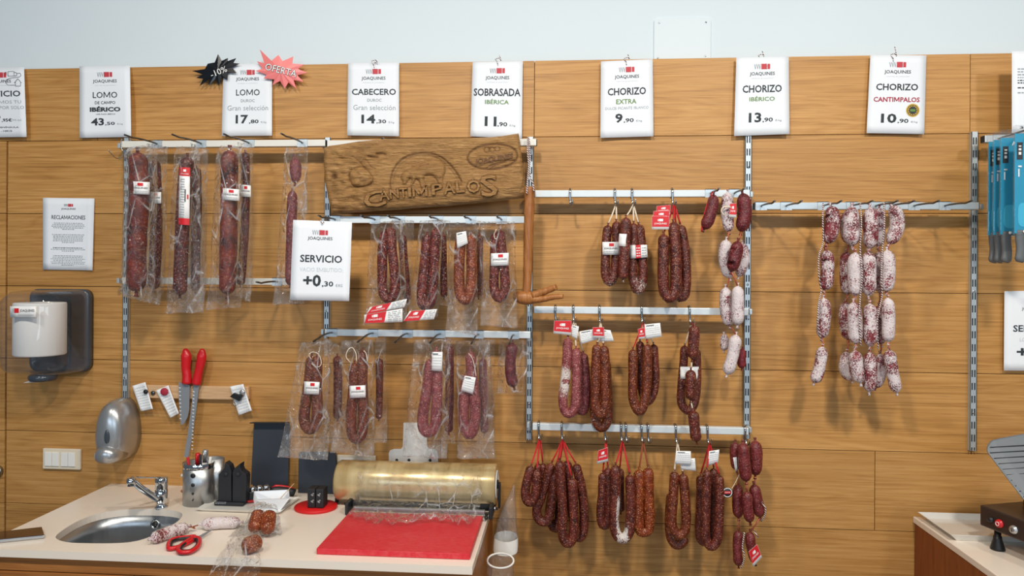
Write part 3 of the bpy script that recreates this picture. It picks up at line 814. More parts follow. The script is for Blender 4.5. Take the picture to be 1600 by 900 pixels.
# ---------------------------------------------------------------- product labels (children of the product they sit on)
TAGI = [m_wht, m_red, m_ink, m_inkg, m_inkl]
def logo_print(sh, mb, uc, v0, v1, w, ink, icon):
    h = v1-v0
    sh.rect(mb, uc-w*.12, v0, uc+w*.20, v0+h*.42, icon, .0008); sh.rect(mb, uc-w*.22, v0+h*.06, uc-w*.15, v0+h*.40, icon, .0008)
    sh.text(mb, 'JOAQUINES', uc, v1-h*.2, w, h*.36, .01, ink, .0009)
def text_rows(sh, mb, u0, u1, v0, v1, n, ink=3, seed=1):
    rs = random.Random(seed)
    for k in range(n):
        v = lerp(v0, v1, k/max(1, n-1)); u = u0
        while u < u1-.02:
            l = rs.uniform(.05, .16); sh.rect(mb, u, v, min(u1, u+l), v+(v1-v0)/n*.45, ink, .0008, n=1); u += l+.03
def prod_label(parent, kind, corners, d, bulge=0.0, name=None, seed=1, th=.0004, lab=None):
    """kind: band | redtag | card | redband | long | half"""
    sh = Sheet(*corners, d, (lambda u, v: bulge*(1-(2*u-1)**2)) if not callable(bulge) else bulge)
    mb = MB(); sh.paper(mb, 8, 3, th, 0); pr = MB()
    if kind == 'band':
        sh.rect(pr, .40, .10, .68, .34, 1); sh.text(pr, 'JOAQUINES', .5, .52, .8, .17, .01, 2); text_rows(sh, pr, .1, .9, .74, .88, 2, 3, seed)
    elif kind == 'redtag':
        sh.rect(pr, 0.01, 0.01, .99, .80, 1, .0006); logo_print(sh, pr, .5, .2, .66, .72, 0, 0)
    elif kind == 'card': text_rows(sh, pr, .1, .92, .14, .85, 6, 4, seed); sh.rect(pr, .1, .08, .6, .13, 2, n=2)
    elif kind == 'redband':
        sh.rect(pr, .32, 0, .62, 1, 1); text_rows(sh, pr, .36, .58, .2, .8, 4, 0, seed); text_rows(sh, pr, .68, .95, .2, .8, 4, 3, seed)
    elif kind == 'long':
        sh.rect(pr, 0, 0, 1, .15, 1); sh.rect(pr, 0, .885, 1, 1, 1); sh.rect(pr, .36, .035, .62, .075, 0, .0008); sh.text(pr, 'JOAQUINES', .5, .115, .75, .026, .01, 0, .0009)
        sh.text(pr, 'SOBRASADA', .5, .52, .16, .22, .01, 2) if False else text_rows(sh, pr, .15, .5, .2, .86, 16, 3, seed)
        sh.rect(pr, .52, .38, .62, .6, 2); sh.rect(pr, .74, .47, .88, .55, 1)
    elif kind == 'half':
        sh.rect(pr, .01, .01, .52, .99, 1, skew=.06); logo_print(sh, pr, .28, .15, .8, .36, 0, 0); text_rows(sh, pr, .62, .95, .12, .85, 6, 3, seed)
    o = part(parent, name or 'label', mb, m_wht, label=lab)
    if pr.v:
        q = part(parent, 'print', pr, TAGI, recalc=False); q.parent = o
    return o

# ---------------------------------------------------------------- chorizo loops on S-hooks
def loop(label, pts, r, d, mat, strings=(), smat=None, group=None, mould=0, mould_fn=None, labels=(), seed=1, extra=(), taper=1.0, bumpy=.07, name='chorizo_loop', cat='sausage', sr=.0011):
    """pts: seen positions down one arm, round the bend and up the other; strings: (hook point, index of the end it holds)"""
    r *= 1.07
    sh_ = .014 if d >= .1035 else (-.003 if d < .0905 else 0)     # front row further out, so neighbours clear each other
    d += sh_; labels = [((k_, c_, d_+sh_, b_), kw_) for (k_, c_, d_, b_), kw_ in labels]
    P = [W(p[0], p[1], d if len(p) < 3 else p[2]) for p in pts]
    zb = min(p.z for p in P) - r*S(d)
    base = sum(P, Vector())/len(P); base.z = zb
    t = thing(name, label, cat, base, group)
    mb = MB(); sausage(mb, P, r*S(d, pts[0][0]), 0, bumpy, taper, mould, seed=seed, mould_fn=mould_fn)
    part(t, 'casing', mb, mat)
    for k, (ex, er) in enumerate(extra):
        Q = [W(p[0], p[1], d if len(p) < 3 else p[2]) for p in ex]
        mb = MB(); sausage(mb, Q, er*S(d, ex[0][0]), 0, bumpy, taper, mould, seed=seed+k+3); part(t, 'casing', mb, mat)
    for h, idx in strings:
        e = P[idx] if isinstance(idx, int) else W(idx[0], idx[1], d)
        h = HOOKS[h] if isinstance(h, tuple) and h in HOOKS else (W(*h) if isinstance(h, tuple) else h)
        h = h + Vector(((idx if isinstance(idx, int) else 0)*-.0012 - .0006, 0, 0)) + (Vector((.0022, .0065, 0)) if d < .0905 else Vector((0, -.002, 0)) if d > .1 else Vector((0, .0025, 0)))
        mid = h.lerp(e, .5) + Vector((0, -.002, 0))
        for off in (-.0012, .0012):
            mb = MB(); mb.tube([h + Vector((off*.3, 0, .003)), mid + Vector((off, 0, 0)), e + Vector((off*.6, -.001, .003))], sr, 6)
            part(t, 'hanging_string', mb, smat or m_tw_w)
    for lb in labels: prod_label(t, *lb[0], **lb[1])
    return t
def q(corners, d, kind, bulge=0.0, **kw): return ((kind, corners, d, bulge), kw)
def rectpx(x0, y0, x1, y1): return ((x0, y0), (x1, y0), (x1, y1), (x0, y1))

H = lambda rl, px: (rl, px)
G6, G7, G8 = 'sausages on the top rail of the right bay', 'sausages on the middle rail of the right bay', 'sausages on the lowest rail of the right bay'
# top rail
mf_low = lambda p, t: max(0, 1-abs(t-.5)*4)*.46
loop('dark chorizo loop with a white band label, left of the cream stringed trio',
     [(950, 352), (947.5, 378), (946, 408), (946.5, 430), (953, 441), (960, 428), (962.5, 400), (963.5, 372), (963, 346)], 6.9, .095, m_ch_dark,
     [(H(6, 960), 0), (H(6, 960), -1)], group=G6, mould_fn=mf_low, labels=[q(((941, 378), (968, 378), (967, 398), (941.5, 398)), .108, 'band', .007)], seed=2)
loop('single dark chorizo stick with plain white wrapper in the middle of the top rail trio',
     [(978, 340), (977, 370), (975, 405), (973.5, 437)], 7.6, .118, m_ch_dark, [(H(6, 987), 0)], group=G6, mould_fn=lambda p, t: max(0, t-.7)*1.5,
     labels=[q(((967.5, 365), (983.5, 366), (982.5, 386), (966, 384)), .124, 'plain', .010)], seed=3, name='chorizo_stick')
loop('dark chorizo loop with red striped white band, right of the trio on the top rail',
     [(990, 349), (989.5, 378), (988.5, 410), (989, 434), (997, 454), (1004.5, 434), (1003.5, 405), (1001, 375), (998, 351)], 7.2, .095, m_ch_dark,
     [(H(6, 987), 0), (H(6, 987), -1)], group=G6, mould_fn=mf_low, labels=[q(((984.5, 383), (1011, 382.5), (1012, 402), (985, 404)), .109, 'redband', .007)], seed=4)
loop('long dark chorizo loop hung by red strings with three red tags',
     [(1037, 366), (1036.5, 400), (1036, 430), (1038, 455), (1047, 466), (1055, 452), (1056, 425), (1055, 390), (1052, 347)], 8.0, .112, m_ch_dark,
     [(H(6, 1050), 0), (H(6, 1050), -1)], m_tw_r, G6, labels=[
        q(((1026, 322), (1048, 320), (1047, 335), (1025, 336)), .108, 'redtag', name='tag'), q(((1021, 330), (1046, 329), (1046, 346), (1020, 346)), .113, 'redtag', name='tag'),
        q(((1018.5, 337.5), (1046, 338), (1045.5, 358.5), (1018.5, 358.5)), .118, 'redtag', name='tag')], seed=5, sr=.0014)
loop('dark chorizo loop half hidden behind the three tag loop on red strings',
     [(1056, 352), (1058, 400), (1059, 440), (1062, 464), (1070, 458), (1072, 430), (1070.5, 400), (1067, 372), (1063, 352)], 7.4, .086, m_ch_dark,
     [(H(6, 1050), 0), (H(6, 1050), -1)], m_tw_r, G6, seed=6, mould_fn=lambda p, t: .12, sr=.0014)
# middle rail
loop('pink loop with a white mouldy stripe down its left arm and a red tag',
     [(887.5, 528), (886, 560), (883, 595), (879.5, 622), (882, 641), (891, 646), (899, 632), (900.5, 600), (900.5, 570), (900, 544)], 7.0, .105, m_ch_pink,
     [(H(7, 896), 0), (H(7, 896), -1)], group=G7, mould_fn=lambda p, t: .60*max(0, min(1, (t-.14)*9))*max(0, min(1, (.5-t)*8)) * (1 if noise.noise(p*60) > -.35 else .5),
     labels=[q(((866, 501), (893, 501), (892.5, 524), (864.5, 521)), .112, 'redtag', name='tag'), q(((894, 508), (904.5, 510), (902, 530), (893, 526)), .104, 'card', name='tag')], seed=7)
loop('pink loop with dark tint tucked behind the mouldy striped loop',
     [(904, 548), (906, 590), (905, 625), (908, 643), (914, 636), (915.5, 610), (914.5, 580), (911.5, 552)], 6.6, .084, m_ch_rose, [(H(7, 896), -1)], group=G7, seed=8)
loop('brown chorizo loop beneath a red square tag and two white papers on the middle rail',
     [(933, 538), (931.5, 575), (930.5, 612), (931, 634), (938, 648), (945.5, 634), (946, 605), (945.5, 572), (943, 540)], 7.3, .112, m_ch_brown,
     [(H(7, 937), 0), (H(7, 937), -1)], group=G7, labels=[q(((905, 518), (934, 513), (933, 530), (908, 538)), .112, 'card', name='tag'), q(((936, 514), (954, 516), (959.5, 533), (937, 534)), .108, 'card', name='tag'),
     q(((926, 511.5), (943.5, 511), (944, 528.5), (926, 527.5)), .119, 'redtag', name='tag')], seed=9)
loop('brown chorizo loop with a white spot on its bend showing below the one in front',
     [(931, 560), (930, 610), (929, 645), (932, 660), (940, 668), (949, 657), (950, 630), (948, 595), (946, 562)], 7.2, .088, m_ch_brown, [(H(7, 937), 0)], group=G7, seed=10,
     mould_fn=lambda p, t: .42*max(0, 1-abs(t-.44)*9))
loop('brown loop of three thin arms beside a white paper card on the middle rail',
     [(989, 546), (989, 580), (988.5, 612), (991, 630), (999, 643), (1006, 630), (1010, 605), (1011.5, 575), (1011.5, 538)], 7.0, .112, m_ch_brown,
     [(H(7, 1003), 0), (H(7, 1003), -1)], m_tw_r, G7, labels=[q(((1007, 507), (1031.5, 504.5), (1034, 526), (1008.5, 530)), .112, 'card', name='tag'), q(((996.5, 514), (1007, 512), (1007.5, 529), (998, 530)), .116, 'redtag', name='tag')], seed=11)
loop('thin brown loop behind the three armed one, beside the paper card',
     [(1000, 533), (1000, 570), (1002, 605), (1011, 627), (1021, 614), (1024, 590), (1023, 565), (1021, 538)], 6.2, .086, m_ch_dark, [(H(7, 1003), 0), (H(7, 1003), -1)], group=G7, seed=12)
t = loop('string of three stubby dark links in front of a white banded loop',
     [(1085, 508), (1084, 530), (1081.5, 561)], 8.0, .118, m_ch_dark, [(H(7, 1078), 0)], m_tw_r, G7, extra=[([(1079.5, 578), (1079, 600), (1079, 625)], 8.0), ([(1083, 642), (1085, 665), (1088.5, 690)], 8.6)], seed=13, name='chorizo_link_string', bumpy=.12)
for a, b in (((1081.5, 561), (1079.5, 578)), ((1079, 625), (1083, 642))):
    mb = MB(); mb.tube([W(*a, .132), W(*b, .132)], .002, 8); part(t, 'knot', mb, m_tw_w)
loop('dark chorizo loop with white band, behind the string of stubby links',
     [(1070, 540), (1067, 580), (1064, 615), (1066, 633), (1076, 642), (1085, 630), (1088.5, 605), (1089, 575), (1088, 545)], 6.2, .088, m_ch_dark, [(H(7, 1078), 0)], group=G7,
     labels=[q(((1063, 573), (1092, 573), (1091.5, 592.5), (1063, 592)), .099, 'plain', .004)], seed=14)
# lowest rail
rs = dict(smat=m_tw_r, group=G8, sr=.0014)
loop('short dark loop at the far left end of the lowest rail on red strings',
     [(830, 728), (824, 750), (821, 768), (823, 781), (829, 785), (835.5, 774), (838, 755), (839, 734)], 6.8, .128, m_ch_dark, [(H(8, 843), 0), (H(8, 843), -1)], seed=20, **rs)
loop('thin dark loop mostly hidden behind the short leftmost one of the lowest rail',
     [(841, 724), (840, 745), (842, 762), (847, 757), (849, 740), (848, 724)], 5.6, .082, m_ch_dark, [(H(8, 843), -1)], seed=21, **rs)
loop('longest and frontmost loop of the big fan on the lowest rail',
     [(874, 720), (877, 760), (879, 800), (878.5, 832), (884, 847), (892, 846), (897, 824), (896, 785), (893.5, 747)], 7.2, .122, m_ch_dark, [(H(8, 879), 0), (H(8, 879), -1)], seed=22, **rs)
loop('right hand loop of the big fan on the lowest rail',
     [(886, 720), (890, 770), (897, 815), (903, 840), (911, 832), (912.5, 805), (909, 765), (899.5, 725)], 6.9, .096, m_ch_dark, [(H(8, 879), 0), (H(8, 879), -1)], seed=23, **rs)
loop('left hand loop of the big fan on the lowest rail, swung out to the left',
     [(862, 724), (855, 748), (845, 777), (838.5, 797), (842, 811), (853, 815), (860, 800), (864, 770), (866, 739)], 6.9, .0998, m_ch_dark, [(H(8, 879), 0), (H(8, 879), -1)], seed=24, **rs)
loop('hindmost loop of the big fan on the lowest rail, its bend seen between the others',
     [(868, 735), (862, 775), (858, 805), (863, 822), (870, 824), (874, 800), (873, 765), (872, 735)], 6.4, .066, m_ch_dark, [(H(8, 879), -1)], seed=25, **rs)
loop('dark loop with a small red tag left of the white dusted loop',
     [(942, 739), (940.5, 775), (938.5, 805), (941, 819), (947, 820), (951, 805), (951.5, 770), (949.5, 731)], 6.4, .100, m_ch_dark, [(H(8, 946.5), 0), (H(8, 946.5), -1)],
     labels=[q(((935, 704), (949.5, 699), (950, 721), (932.5, 725)), .106, 'redtag', name='tag')], seed=26, **rs)
loop('dark loop with a white dusted inner side in the middle of the lowest rail',
     [(962, 727), (961.5, 770), (959.5, 810), (962.5, 833), (973, 842), (983, 831), (985.5, 805), (985, 770), (984, 742)], 7.4, .116, m_ch_dark, [(H(8, 972), 0), (H(8, 972), -1)],
     mould_fn=lambda p, t: .62*max(0, min(1, (t-.16)*8))*max(0, min(1, (.75-t)*6))*(1 if abs(p.x - W(972, 790, .116).x) < .017 else .15), seed=27, **rs)
loop('dark thin stick between the arms of the white dusted loop',
     [(968.5, 732), (969, 765), (970, 800)], 6.2, .092, m_ch_dark, [(H(8, 972), 0)], seed=28, name='chorizo_stick', **rs)
loop('light brown thick loop with orange twine on the lowest rail',
     [(998.5, 734), (998, 775), (997.5, 810), (1000, 829), (1007, 831), (1013.5, 826), (1014.5, 800), (1013.5, 770), (1012.5, 731)], 7.9, .104, m_ch_orange, [(H(8, 1004), 0), (H(8, 1004), -1)], m_tw_o, G8, seed=29, bumpy=.1, sr=.0016)
loop('brown loop with two white paper tags over its knots on the lowest rail',
     [(1054, 737), (1052, 775), (1049.5, 812), (1053, 828), (1062, 836), (1070, 828), (1072, 808), (1070, 775), (1067, 740)], 7.0, .118, m_ch_brown, [(H(8, 1057.5), 0), (H(8, 1057.5), -1)], m_tw_w, G8,
     labels=[q(((1062.5, 717), (1086, 716), (1087.5, 736), (1064, 733.5)), .116, 'card', name='tag'), q(((1056.5, 704.5), (1079.5, 705), (1080, 726.5), (1054.5, 725)), .122, 'card', name='tag')], seed=30)
loop('brown loop with a mouldy bend peeping out behind the one with paper tags',
     [(1049, 770), (1046, 810), (1047.5, 838), (1056, 851), (1066, 848), (1071, 838)], 6.8, .090, m_ch_brown, [(H(8, 1057.5), 0)], m_tw_w, G8, mould_fn=lambda p, t: .40*max(0, 1-abs(t-.62)*6), seed=31)
loop('dark loop in front of the rightmost red string bunch on the lowest rail',
     [(1104.5, 734), (1103.5, 775), (1102, 815), (1103, 840), (1110, 854), (1120, 845), (1123.5, 815), (1124.5, 775), (1124, 743)], 6.5, .114, m_ch_dark, [(H(8, 1107), 0), (H(8, 1107), -1)],
     labels=[q(((1108, 705), (1124, 702.5), (1122, 723), (1105.5, 728)), .098, 'card', name='tag')], seed=32, **rs)
loop('dark loop behind the rightmost red string bunch on the lowest rail',
     [(1094.5, 743), (1094, 790), (1092.5, 828), (1095, 843), (1104, 846), (1112, 830), (1114.5, 790), (1115, 732)], 6.2, .088, m_ch_dark, [(H(8, 1107), 0), (H(8, 1107), -1)], seed=33, **rs)

# round paper medal clipped to the wall side of the link column
sh = Sheet((1129, 761), (1144.5, 761), (1144.5, 778), (1129, 778), .13)
mb = MB(); c = W(1137, 769.5, .13); mb.lathe([(.0001, .002), (.0135, .002), (.0138, .0), (.0001, 0)], c, (0, -1, 0), 28)
t = thing('round_tag', 'black round tag with red and white print left of the red link column', 'tag', c - Vector((0, 0, .014))); part(t, 'disc', mb, m_black)
mb = MB(); sh.disc(mb, .5, .5, .47, 0, .0026, r0=.40); sh.rect(mb, .18, .38, .82, .62, 1, .0028); sh.text(mb, 'JOAQUINES', .5, .5, .56, .1, .01, 0, .0032); part(t, 'print', mb, TAGI, recalc=False)
mb = MB(); mb.tube(smooth_path([W(1143, 764, .13), W(1150, 752, .125), W(1158, 735, .12)], .004), .0008, 6); part(t, 'hanging_string', mb, m_tw_w)

# ---------------------------------------------------------------- link strings
def string_of(label, links, r, d, mat, group, twine=None, mould=.5, name='sausage_string', seed=1, labels=(), tmat=None, bumpy=.1, loose=False):
    """links: list of seen paths; twine: list of seen paths"""
    if d >= .112:
        d += .012; labels = [((k_, c_, d_+.012, b_), kw_) for (k_, c_, d_, b_), kw_ in labels]
        twine = [[(p[0], p[1], p[2]+.012) if len(p) > 2 else p for p in tw] for tw in (twine or [])]
    allp = [W(p[0], p[1], d if len(p) < 3 else p[2]) for L in links for p in L]
    base = sum(allp, Vector())/len(allp); base.z = min(p.z for p in allp)-.012
    t = thing(name, label, 'sausage', base, group)
    ends = []
    for k, L in enumerate(links):
        P = [W(p[0], p[1], d if len(p) < 3 else p[2]) for p in L]; rr = r[k] if isinstance(r, (list, tuple)) else r
        mm = mould[k] if isinstance(mould, (list, tuple)) else mould; mk = mat[k] if isinstance(mat, list) else mat
        mb = MB(); sausage(mb, P, rr*S(P[0].y*-1, L[0][0]), 0, bumpy, 1.25, mm, seed=seed*5+k); part(t, 'link', mb, mk)
        ends.append((P[0], P[-1]))
    if not loose:
        for a, b in zip(ends, ends[1:]):
            if (a[1]-b[0]).length < .06:
                mb = MB(); mb.tube([a[1], a[1].lerp(b[0], .5)+Vector((.001, -.002, 0)), b[0]], [.003, .0022, .003], 8); part(t, 'knot', mb, m_knot)
    for tw in (twine or []):
        P = smooth_path([W(p[0], p[1], p[2] if len(p) > 2 else d+.022) for p in tw], .006)
        mb = MB(); mb.tube(P, .0019, 8); part(t, 'twine', mb, tmat or m_twine)
    for lb in labels: prod_label(t, *lb[0], **lb[1])
    return t
GS = 'mouldy link strings on the grey rail'
string_of('lone mouldy string of four links, hanging left of the thick bundle on the grey rail',
    [[(1298, 322), (1301, 340), (1299, 360), (1292, 380)], [(1290, 391), (1293, 410), (1292, 435), (1288, 453)], [(1287, 466), (1288, 490), (1286, 510), (1284, 528)], [(1285, 542), (1283, 560), (1279, 580), (1272, 598)]],
    [11.0, 10.2, 9.8, 9.2], .12, m_fuet, GS, [[(1286, 318, .12), (1285.5, 345, .14), (1286, 378, .135), (1279.5, 400, .145), (1279.5, 430, .145), (1283, 454, .13), (1279, 475, .145), (1278, 505, .145), (1283, 532, .125)]], [.47, .47, .56, .52], seed=1)
string_of('front left string of the thick mouldy bundle with twine down its right side',
    [[(1331, 323), (1330, 350), (1332, 384)], [(1336, 395), (1335.5, 425), (1336, 462)], [(1334, 472), (1336, 505), (1337, 537)], [(1336, 548), (1338, 575), (1344, 598)]],
    [12.2, 10.6, 10.4, 10.4], .135, m_fuet, GS, [[(1344, 318, .13), (1346, 350, .158), (1344, 390, .15), (1347, 430, .157), (1344, 466, .15), (1343, 500, .16), (1345, 540, .15)]], [.54, .60, .58, .56], seed=2)
string_of('front middle string of the thick mouldy bundle, its links side by side with the twine',
    [[(1359, 324), (1361, 350), (1359, 388)], [(1356.5, 394), (1357.5, 425), (1357, 462)], [(1359, 475), (1359.5, 505), (1359, 541)], [(1359, 551), (1359, 580), (1358, 612)]],
    [10.8, 10.6, 10.2, 10.2], .125, m_fuet, GS, None, [.52, .58, .54, .50], seed=3)
string_of('curved right hand string of the thick mouldy bundle ending lowest',
    [[(1393, 322), (1401, 338), (1400, 360), (1389, 381)], [(1386, 391), (1388, 420), (1385, 456)], [(1387, 466), (1388, 495), (1388, 534)], [(1389, 547), (1393, 575), (1401, 613)]],
    [10.6, 10.2, 9.8, 9.2], .12, m_fuet, GS, [[(1381, 318, .12), (1382, 350, .135), (1379, 385, .128), (1377, 430, .138), (1378, 462, .125), (1371, 500, .13), (1372, 545, .12)]], [.56, .60, .62, .56], seed=4)
string_of('hind left string of the thick mouldy bundle, mostly hidden',
    [[(1325, 330), (1322, 355), (1326, 380)], [(1322.5, 394), (1321, 425), (1324, 460)], [(1321, 472), (1320, 500), (1325, 530)], [(1323, 550), (1320, 575), (1330, 594)]],
    [9, 8.8, 8.8, 8.6], .092, m_fuet, GS, None, [.50, .50, .50, .62], seed=5)
string_of('hind right string of the thick mouldy bundle, seen between two front strings',
    [[(1374, 325), (1373.5, 355), (1372, 385)], [(1373, 394), (1373, 425), (1375, 457)], [(1373, 478), (1372, 510), (1377, 538)], [(1375, 553), (1376, 580), (1368, 606)]],
    [9, 8.6, 8.8, 9], .092, m_fuet, GS, None, [.54, .56, .50, .54], seed=6)
GM = 'link strings beside the right slotted upright'
string_of('single dark red link hanging alone near the end of the top rail',
    [[(1115, 304), (1113, 322), (1107, 343), (1100, 358)]], 9.3, .12, m_link, GM, [[(1113, 300, .12), (1105.5, 318, .122), (1098.5, 343, .122), (1096, 362, .12)]], 0, seed=7, tmat=m_tw_r)
lab = [q(((1140.5, 318), (1150.5, 317.5), (1150.5, 340), (1139, 339)), .142, 'redtag', name='tag', lab='small red and white tag')]
string_of('mouldy white link column of four tiers in front of the right slotted upright',
    [[(1137, 301), (1136, 330), (1139, 362)], [(1135, 375), (1132.5, 405), (1140, 434)], [(1134, 449), (1134, 480), (1140, 509)], [(1150, 523), (1145, 555), (1136, 585)]],
    [9, 9.5, 9.3, 9.4], .115, m_fuet, GM, [[(1132, 337, .135), (1127, 330, .14), (1131, 323, .142), (1142, 324, .142)]], [.58, .60, .58, .66], seed=8, labels=lab, tmat=m_tw_w)
string_of('mouldy column topped by two bare dark red links over the slotted upright',
    [[(1160, 302), (1164, 330), (1158, 362)], [(1153, 377, .168), (1149, 400, .168), (1142.5, 424, .168)], [(1152.5, 447, .156), (1153, 480, .156), (1152, 508, .156)], [(1160, 545, .104), (1158.5, 560, .104), (1159, 576, .104)]],
    [11, 10, 9.6, 6.6], .118, [m_link, m_link, m_fuet, m_fuet], GM, None, [.02, 0, .70, .30], seed=9)
string_of('short mouldy pair behind the second tier of the white link column',
    [[(1160, 380), (1162, 405), (1154, 432)], [(1131, 522), (1132, 535), (1131, 548)]], [8.5, 6.5], .092, m_fuet, GM, None, [.55, .60], seed=10, loose=True)
GR = 'red link strings at the end of the lowest rail'
string_of('left red link string of three tiers at the right end of the lowest rail',
    [[(1149, 691), (1148, 712), (1151, 734)], [(1154, 757), (1152, 782), (1154, 809)], [(1154, 829), (1152, 855), (1154, 884)]], [7.6, 8, 7.2], .098, m_link_r, GR,
    [[(1163, 832, .115), (1160, 855, .118), (1163, 870, .118), (1158, 888, .11)]], .12, seed=11, labels=[q(((1145.5, 715), (1151, 714), (1152.5, 735), (1149, 737)), .114, 'plain', name='tag')])
string_of('middle red link string in front, at the right end of the lowest rail',
    [[(1161, 692), (1163, 722), (1166, 752)], [(1167, 768), (1168, 792), (1172, 816)]], [9, 8.6], .122, m_link_r, GR, None, .14, seed=12)
string_of('right red link string with a tilted red tag on its lowest link',
    [[(1180, 689), (1181.5, 716), (1180, 743)], [(1178, 757), (1183, 785), (1188, 808)], [(1172, 831), (1173, 850), (1180, 880)]], [9.8, 9, 7.6], .104, m_link_r, GR,
    [[(1190, 784, .12), (1196, 795, .122), (1194, 808, .118), (1189, 814, .11)], [(1178, 828, .115), (1184, 840, .12)]], .10, seed=13,
    labels=[q(((1169.5, 862), (1183, 850.5), (1190.5, 870.5), (1177, 886)), .126, 'redtag', name='tag')])

# ---------------------------------------------------------------- vacuum bagged sausages
def bag_mesh(corners, d, tubes, seed=0, nu=22, nv=44, flap=0.0, crinkle=.0022):
    """two welded film sheets that bulge over what they hold; tubes: list of (world path, radius)"""
    sh = Sheet(*corners, d)
    pts = np.array([[p.x, p.z] for path, r in tubes for p in path]); rad = np.array([r for path, r in tubes for p in path])
    off = Vector((seed*3.7, seed*1.3, 0)); mb = MB(); fr, bk, ml = [], [], []
    for j in range(nv+1):
        for i in range(nu+1):
            u, v = i/nu, j/nv
            e = min(u, 1-u, v, 1-v)
            wob = noise.noise(Vector((v*4, seed, 0)))*.022
            uu = u + wob*(1 if u < .02 else (.6 if u > .98 else 0)) ; vv = v + noise.noise(Vector((u*5, seed+9, 0)))*.008*(1 if v in (0, 1) else 0)
            p = sh.at(uu, vv)
            if len(pts):
                dist = np.hypot(pts[:,0]-p.x, pts[:,1]-p.z); k = 1-(dist/(rad*2.1))**2
                h = float((np.sqrt(np.clip(k, 0, 1))*(rad*1.1+.0012)).max())
            else: h = .002
            c = noise.noise(Vector((p.x*38, p.z*22, 0))+off)*crinkle + abs(noise.noise(Vector((p.x*70+p.z*30, p.z*45, 3))+off))*crinkle*.9
            h = (h + .0012)*min(1, e*26) + .0003
            c *= min(1, e*9+.25)
            ml.append((.022 + .12*max(0, v-.78)/.22 + .07*max(0, .10-v)/.10)*(.5+1.0*abs(noise.noise(Vector((p.x*45, p.z*45, seed))))*1.6)*(1 if h < .004 else .12))
            fl = flap*max(0, (v-.80)/.2)**2*(.6+.8*noise.noise(Vector((u*2, seed, 1))))
            fr.append(p + Vector((0, -h - abs(c)*.6*min(1, e*20) - fl, 0))); bk.append(p + Vector((0, h*.92 + abs(c)*.5*min(1, e*20) - fl, 0)))
    w = nu+1
    fs = [(j*w+i, j*w+i+1, (j+1)*w+i+1, (j+1)*w+i) for j in range(nv) for i in range(nu)]
    n = len(fr); rim = list(range(w)) + [j*w+nu for j in range(1, nv+1)] + [nv*w+i for i in range(nu-1, -1, -1)] + [j*w for j in range(nv-1, 0, -1)]
    m = len(rim)
    mb.add(fr+bk, fs + [tuple(q+n for q in f[::-1]) for f in fs] + [(rim[(k+1) % m], rim[k], rim[k]+n, rim[(k+1) % m]+n) for k in range(m)], 0, True)
    mb.at['mould'] = ml + ml
    return mb
def bagged(label, corners, d, saus, mat, group, seed=1, labels=(), strings=(), film=None, flap=.02, name='bagged_chorizo', cat='bagged sausage', mould=0, taper=1.0, bumpy=.07):
    """saus: list of (seen path, radius in seen pixels)"""
    if name == 'bagged_chorizo': saus = [([(lerp(sum(p[0] for p in P)/len(P), p[0], .88 if len(P) > 4 else 1), p[1]) for p in P], r*1.13) for P, r in saus]
    paths = [([W(p[0], p[1], d) for p in P], r*S(d, P[0][0])) for P, r in saus]
    sh = Sheet(*corners, d); base = sh.at(.5, 1)
    t = thing(name, label, cat, base, group)
    tubes = []
    for k, (P, r) in enumerate(paths):
        mb = MB(); sausage(mb, P, r, 0, bumpy, taper, mould, seed=seed*3+k); part(t, 'casing', mb, mat)
        tubes.append((smooth_path(P, r*.5), r))
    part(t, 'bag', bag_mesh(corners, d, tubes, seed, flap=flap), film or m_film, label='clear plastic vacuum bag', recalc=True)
    for lb in labels: prod_label(t, *lb[0], **lb[1])
    for tw in strings:
        mb = MB(); mb.tube(smooth_path([W(x, y, d+.0165) for x, y in tw], .004), .0012, 6); part(t, 'string', mb, m_tw_w)
    return t
C = lambda *a: ((a[0], a[1]), (a[2], a[3]), (a[4], a[5]), (a[6], a[7]))
GA = 'tall bagged loins on the ivory rail'
bagged('bagged dark loin behind the leftmost one, its white label lower', C(229,224,262,229,253,477,234,470), .118, [([(241, 250), (243, 300), (244, 366), (240, 452)], 9)], m_lomo_d, GA, 1,
       [q(C(233,300,252,300,252,318,233,317), .135, 'band', .006)], name='bagged_loin')
bagged('leftmost thick bagged orange brown loin with a white band label', C(203,229,243,227,240,474,195,463), .172, [([(215, 238), (217.5, 300), (214, 366), (213, 456)], 14.4)], m_lomo, GA, 2,
       [q(C(201.5,283,234,284.5,233.5,304,202,302.5), .190, 'band', .014)], name='bagged_loin', bumpy=.1)
bagged('thin dark bagged sausage right behind the one with the long red ended label', C(298,223,325,234,322,472,298,470), .118, [([(307, 262), (308, 320), (306, 380), (305, 455)], 7)], m_lomo_d, GA, 3, name='bagged_loin')
bagged('bagged dark sausage with a tall white label red at both ends', C(276,228,309,231,321,488,262,489), .168, [([(293, 245), (288, 300), (284.5, 366), (281, 461)], 10.6)], m_lomo_d, GA, 4,
       [q(C(280.5,261,297,262,296,352,278.5,350.5), .187, 'long', .006)], name='bagged_loin')
bagged('thin dark bagged loin peeking out right of the thick one with a blank backed label', C(371,222,394,225,394,472,372,462), .118, [([(383, 238), (384, 300), (382, 366), (376, 446)], 6.6)], m_lomo_d, GA, 5,
       [q(C(374.5,288,392,290,392,308,374.5,307), .132, 'band', .004)], name='bagged_loin')
bagged('thick bagged loin third from the left with an orange upper end', C(344,227,375,229,379,480,324,484), .168, [([(359, 234), (358, 300), (357.5, 366), (355, 460)], 13)], m_lomo, GA, 6,
       [q(C(346.5,293.5,374,296,374,314,346,312), .187, 'band', .011)], name='bagged_loin', bumpy=.1)
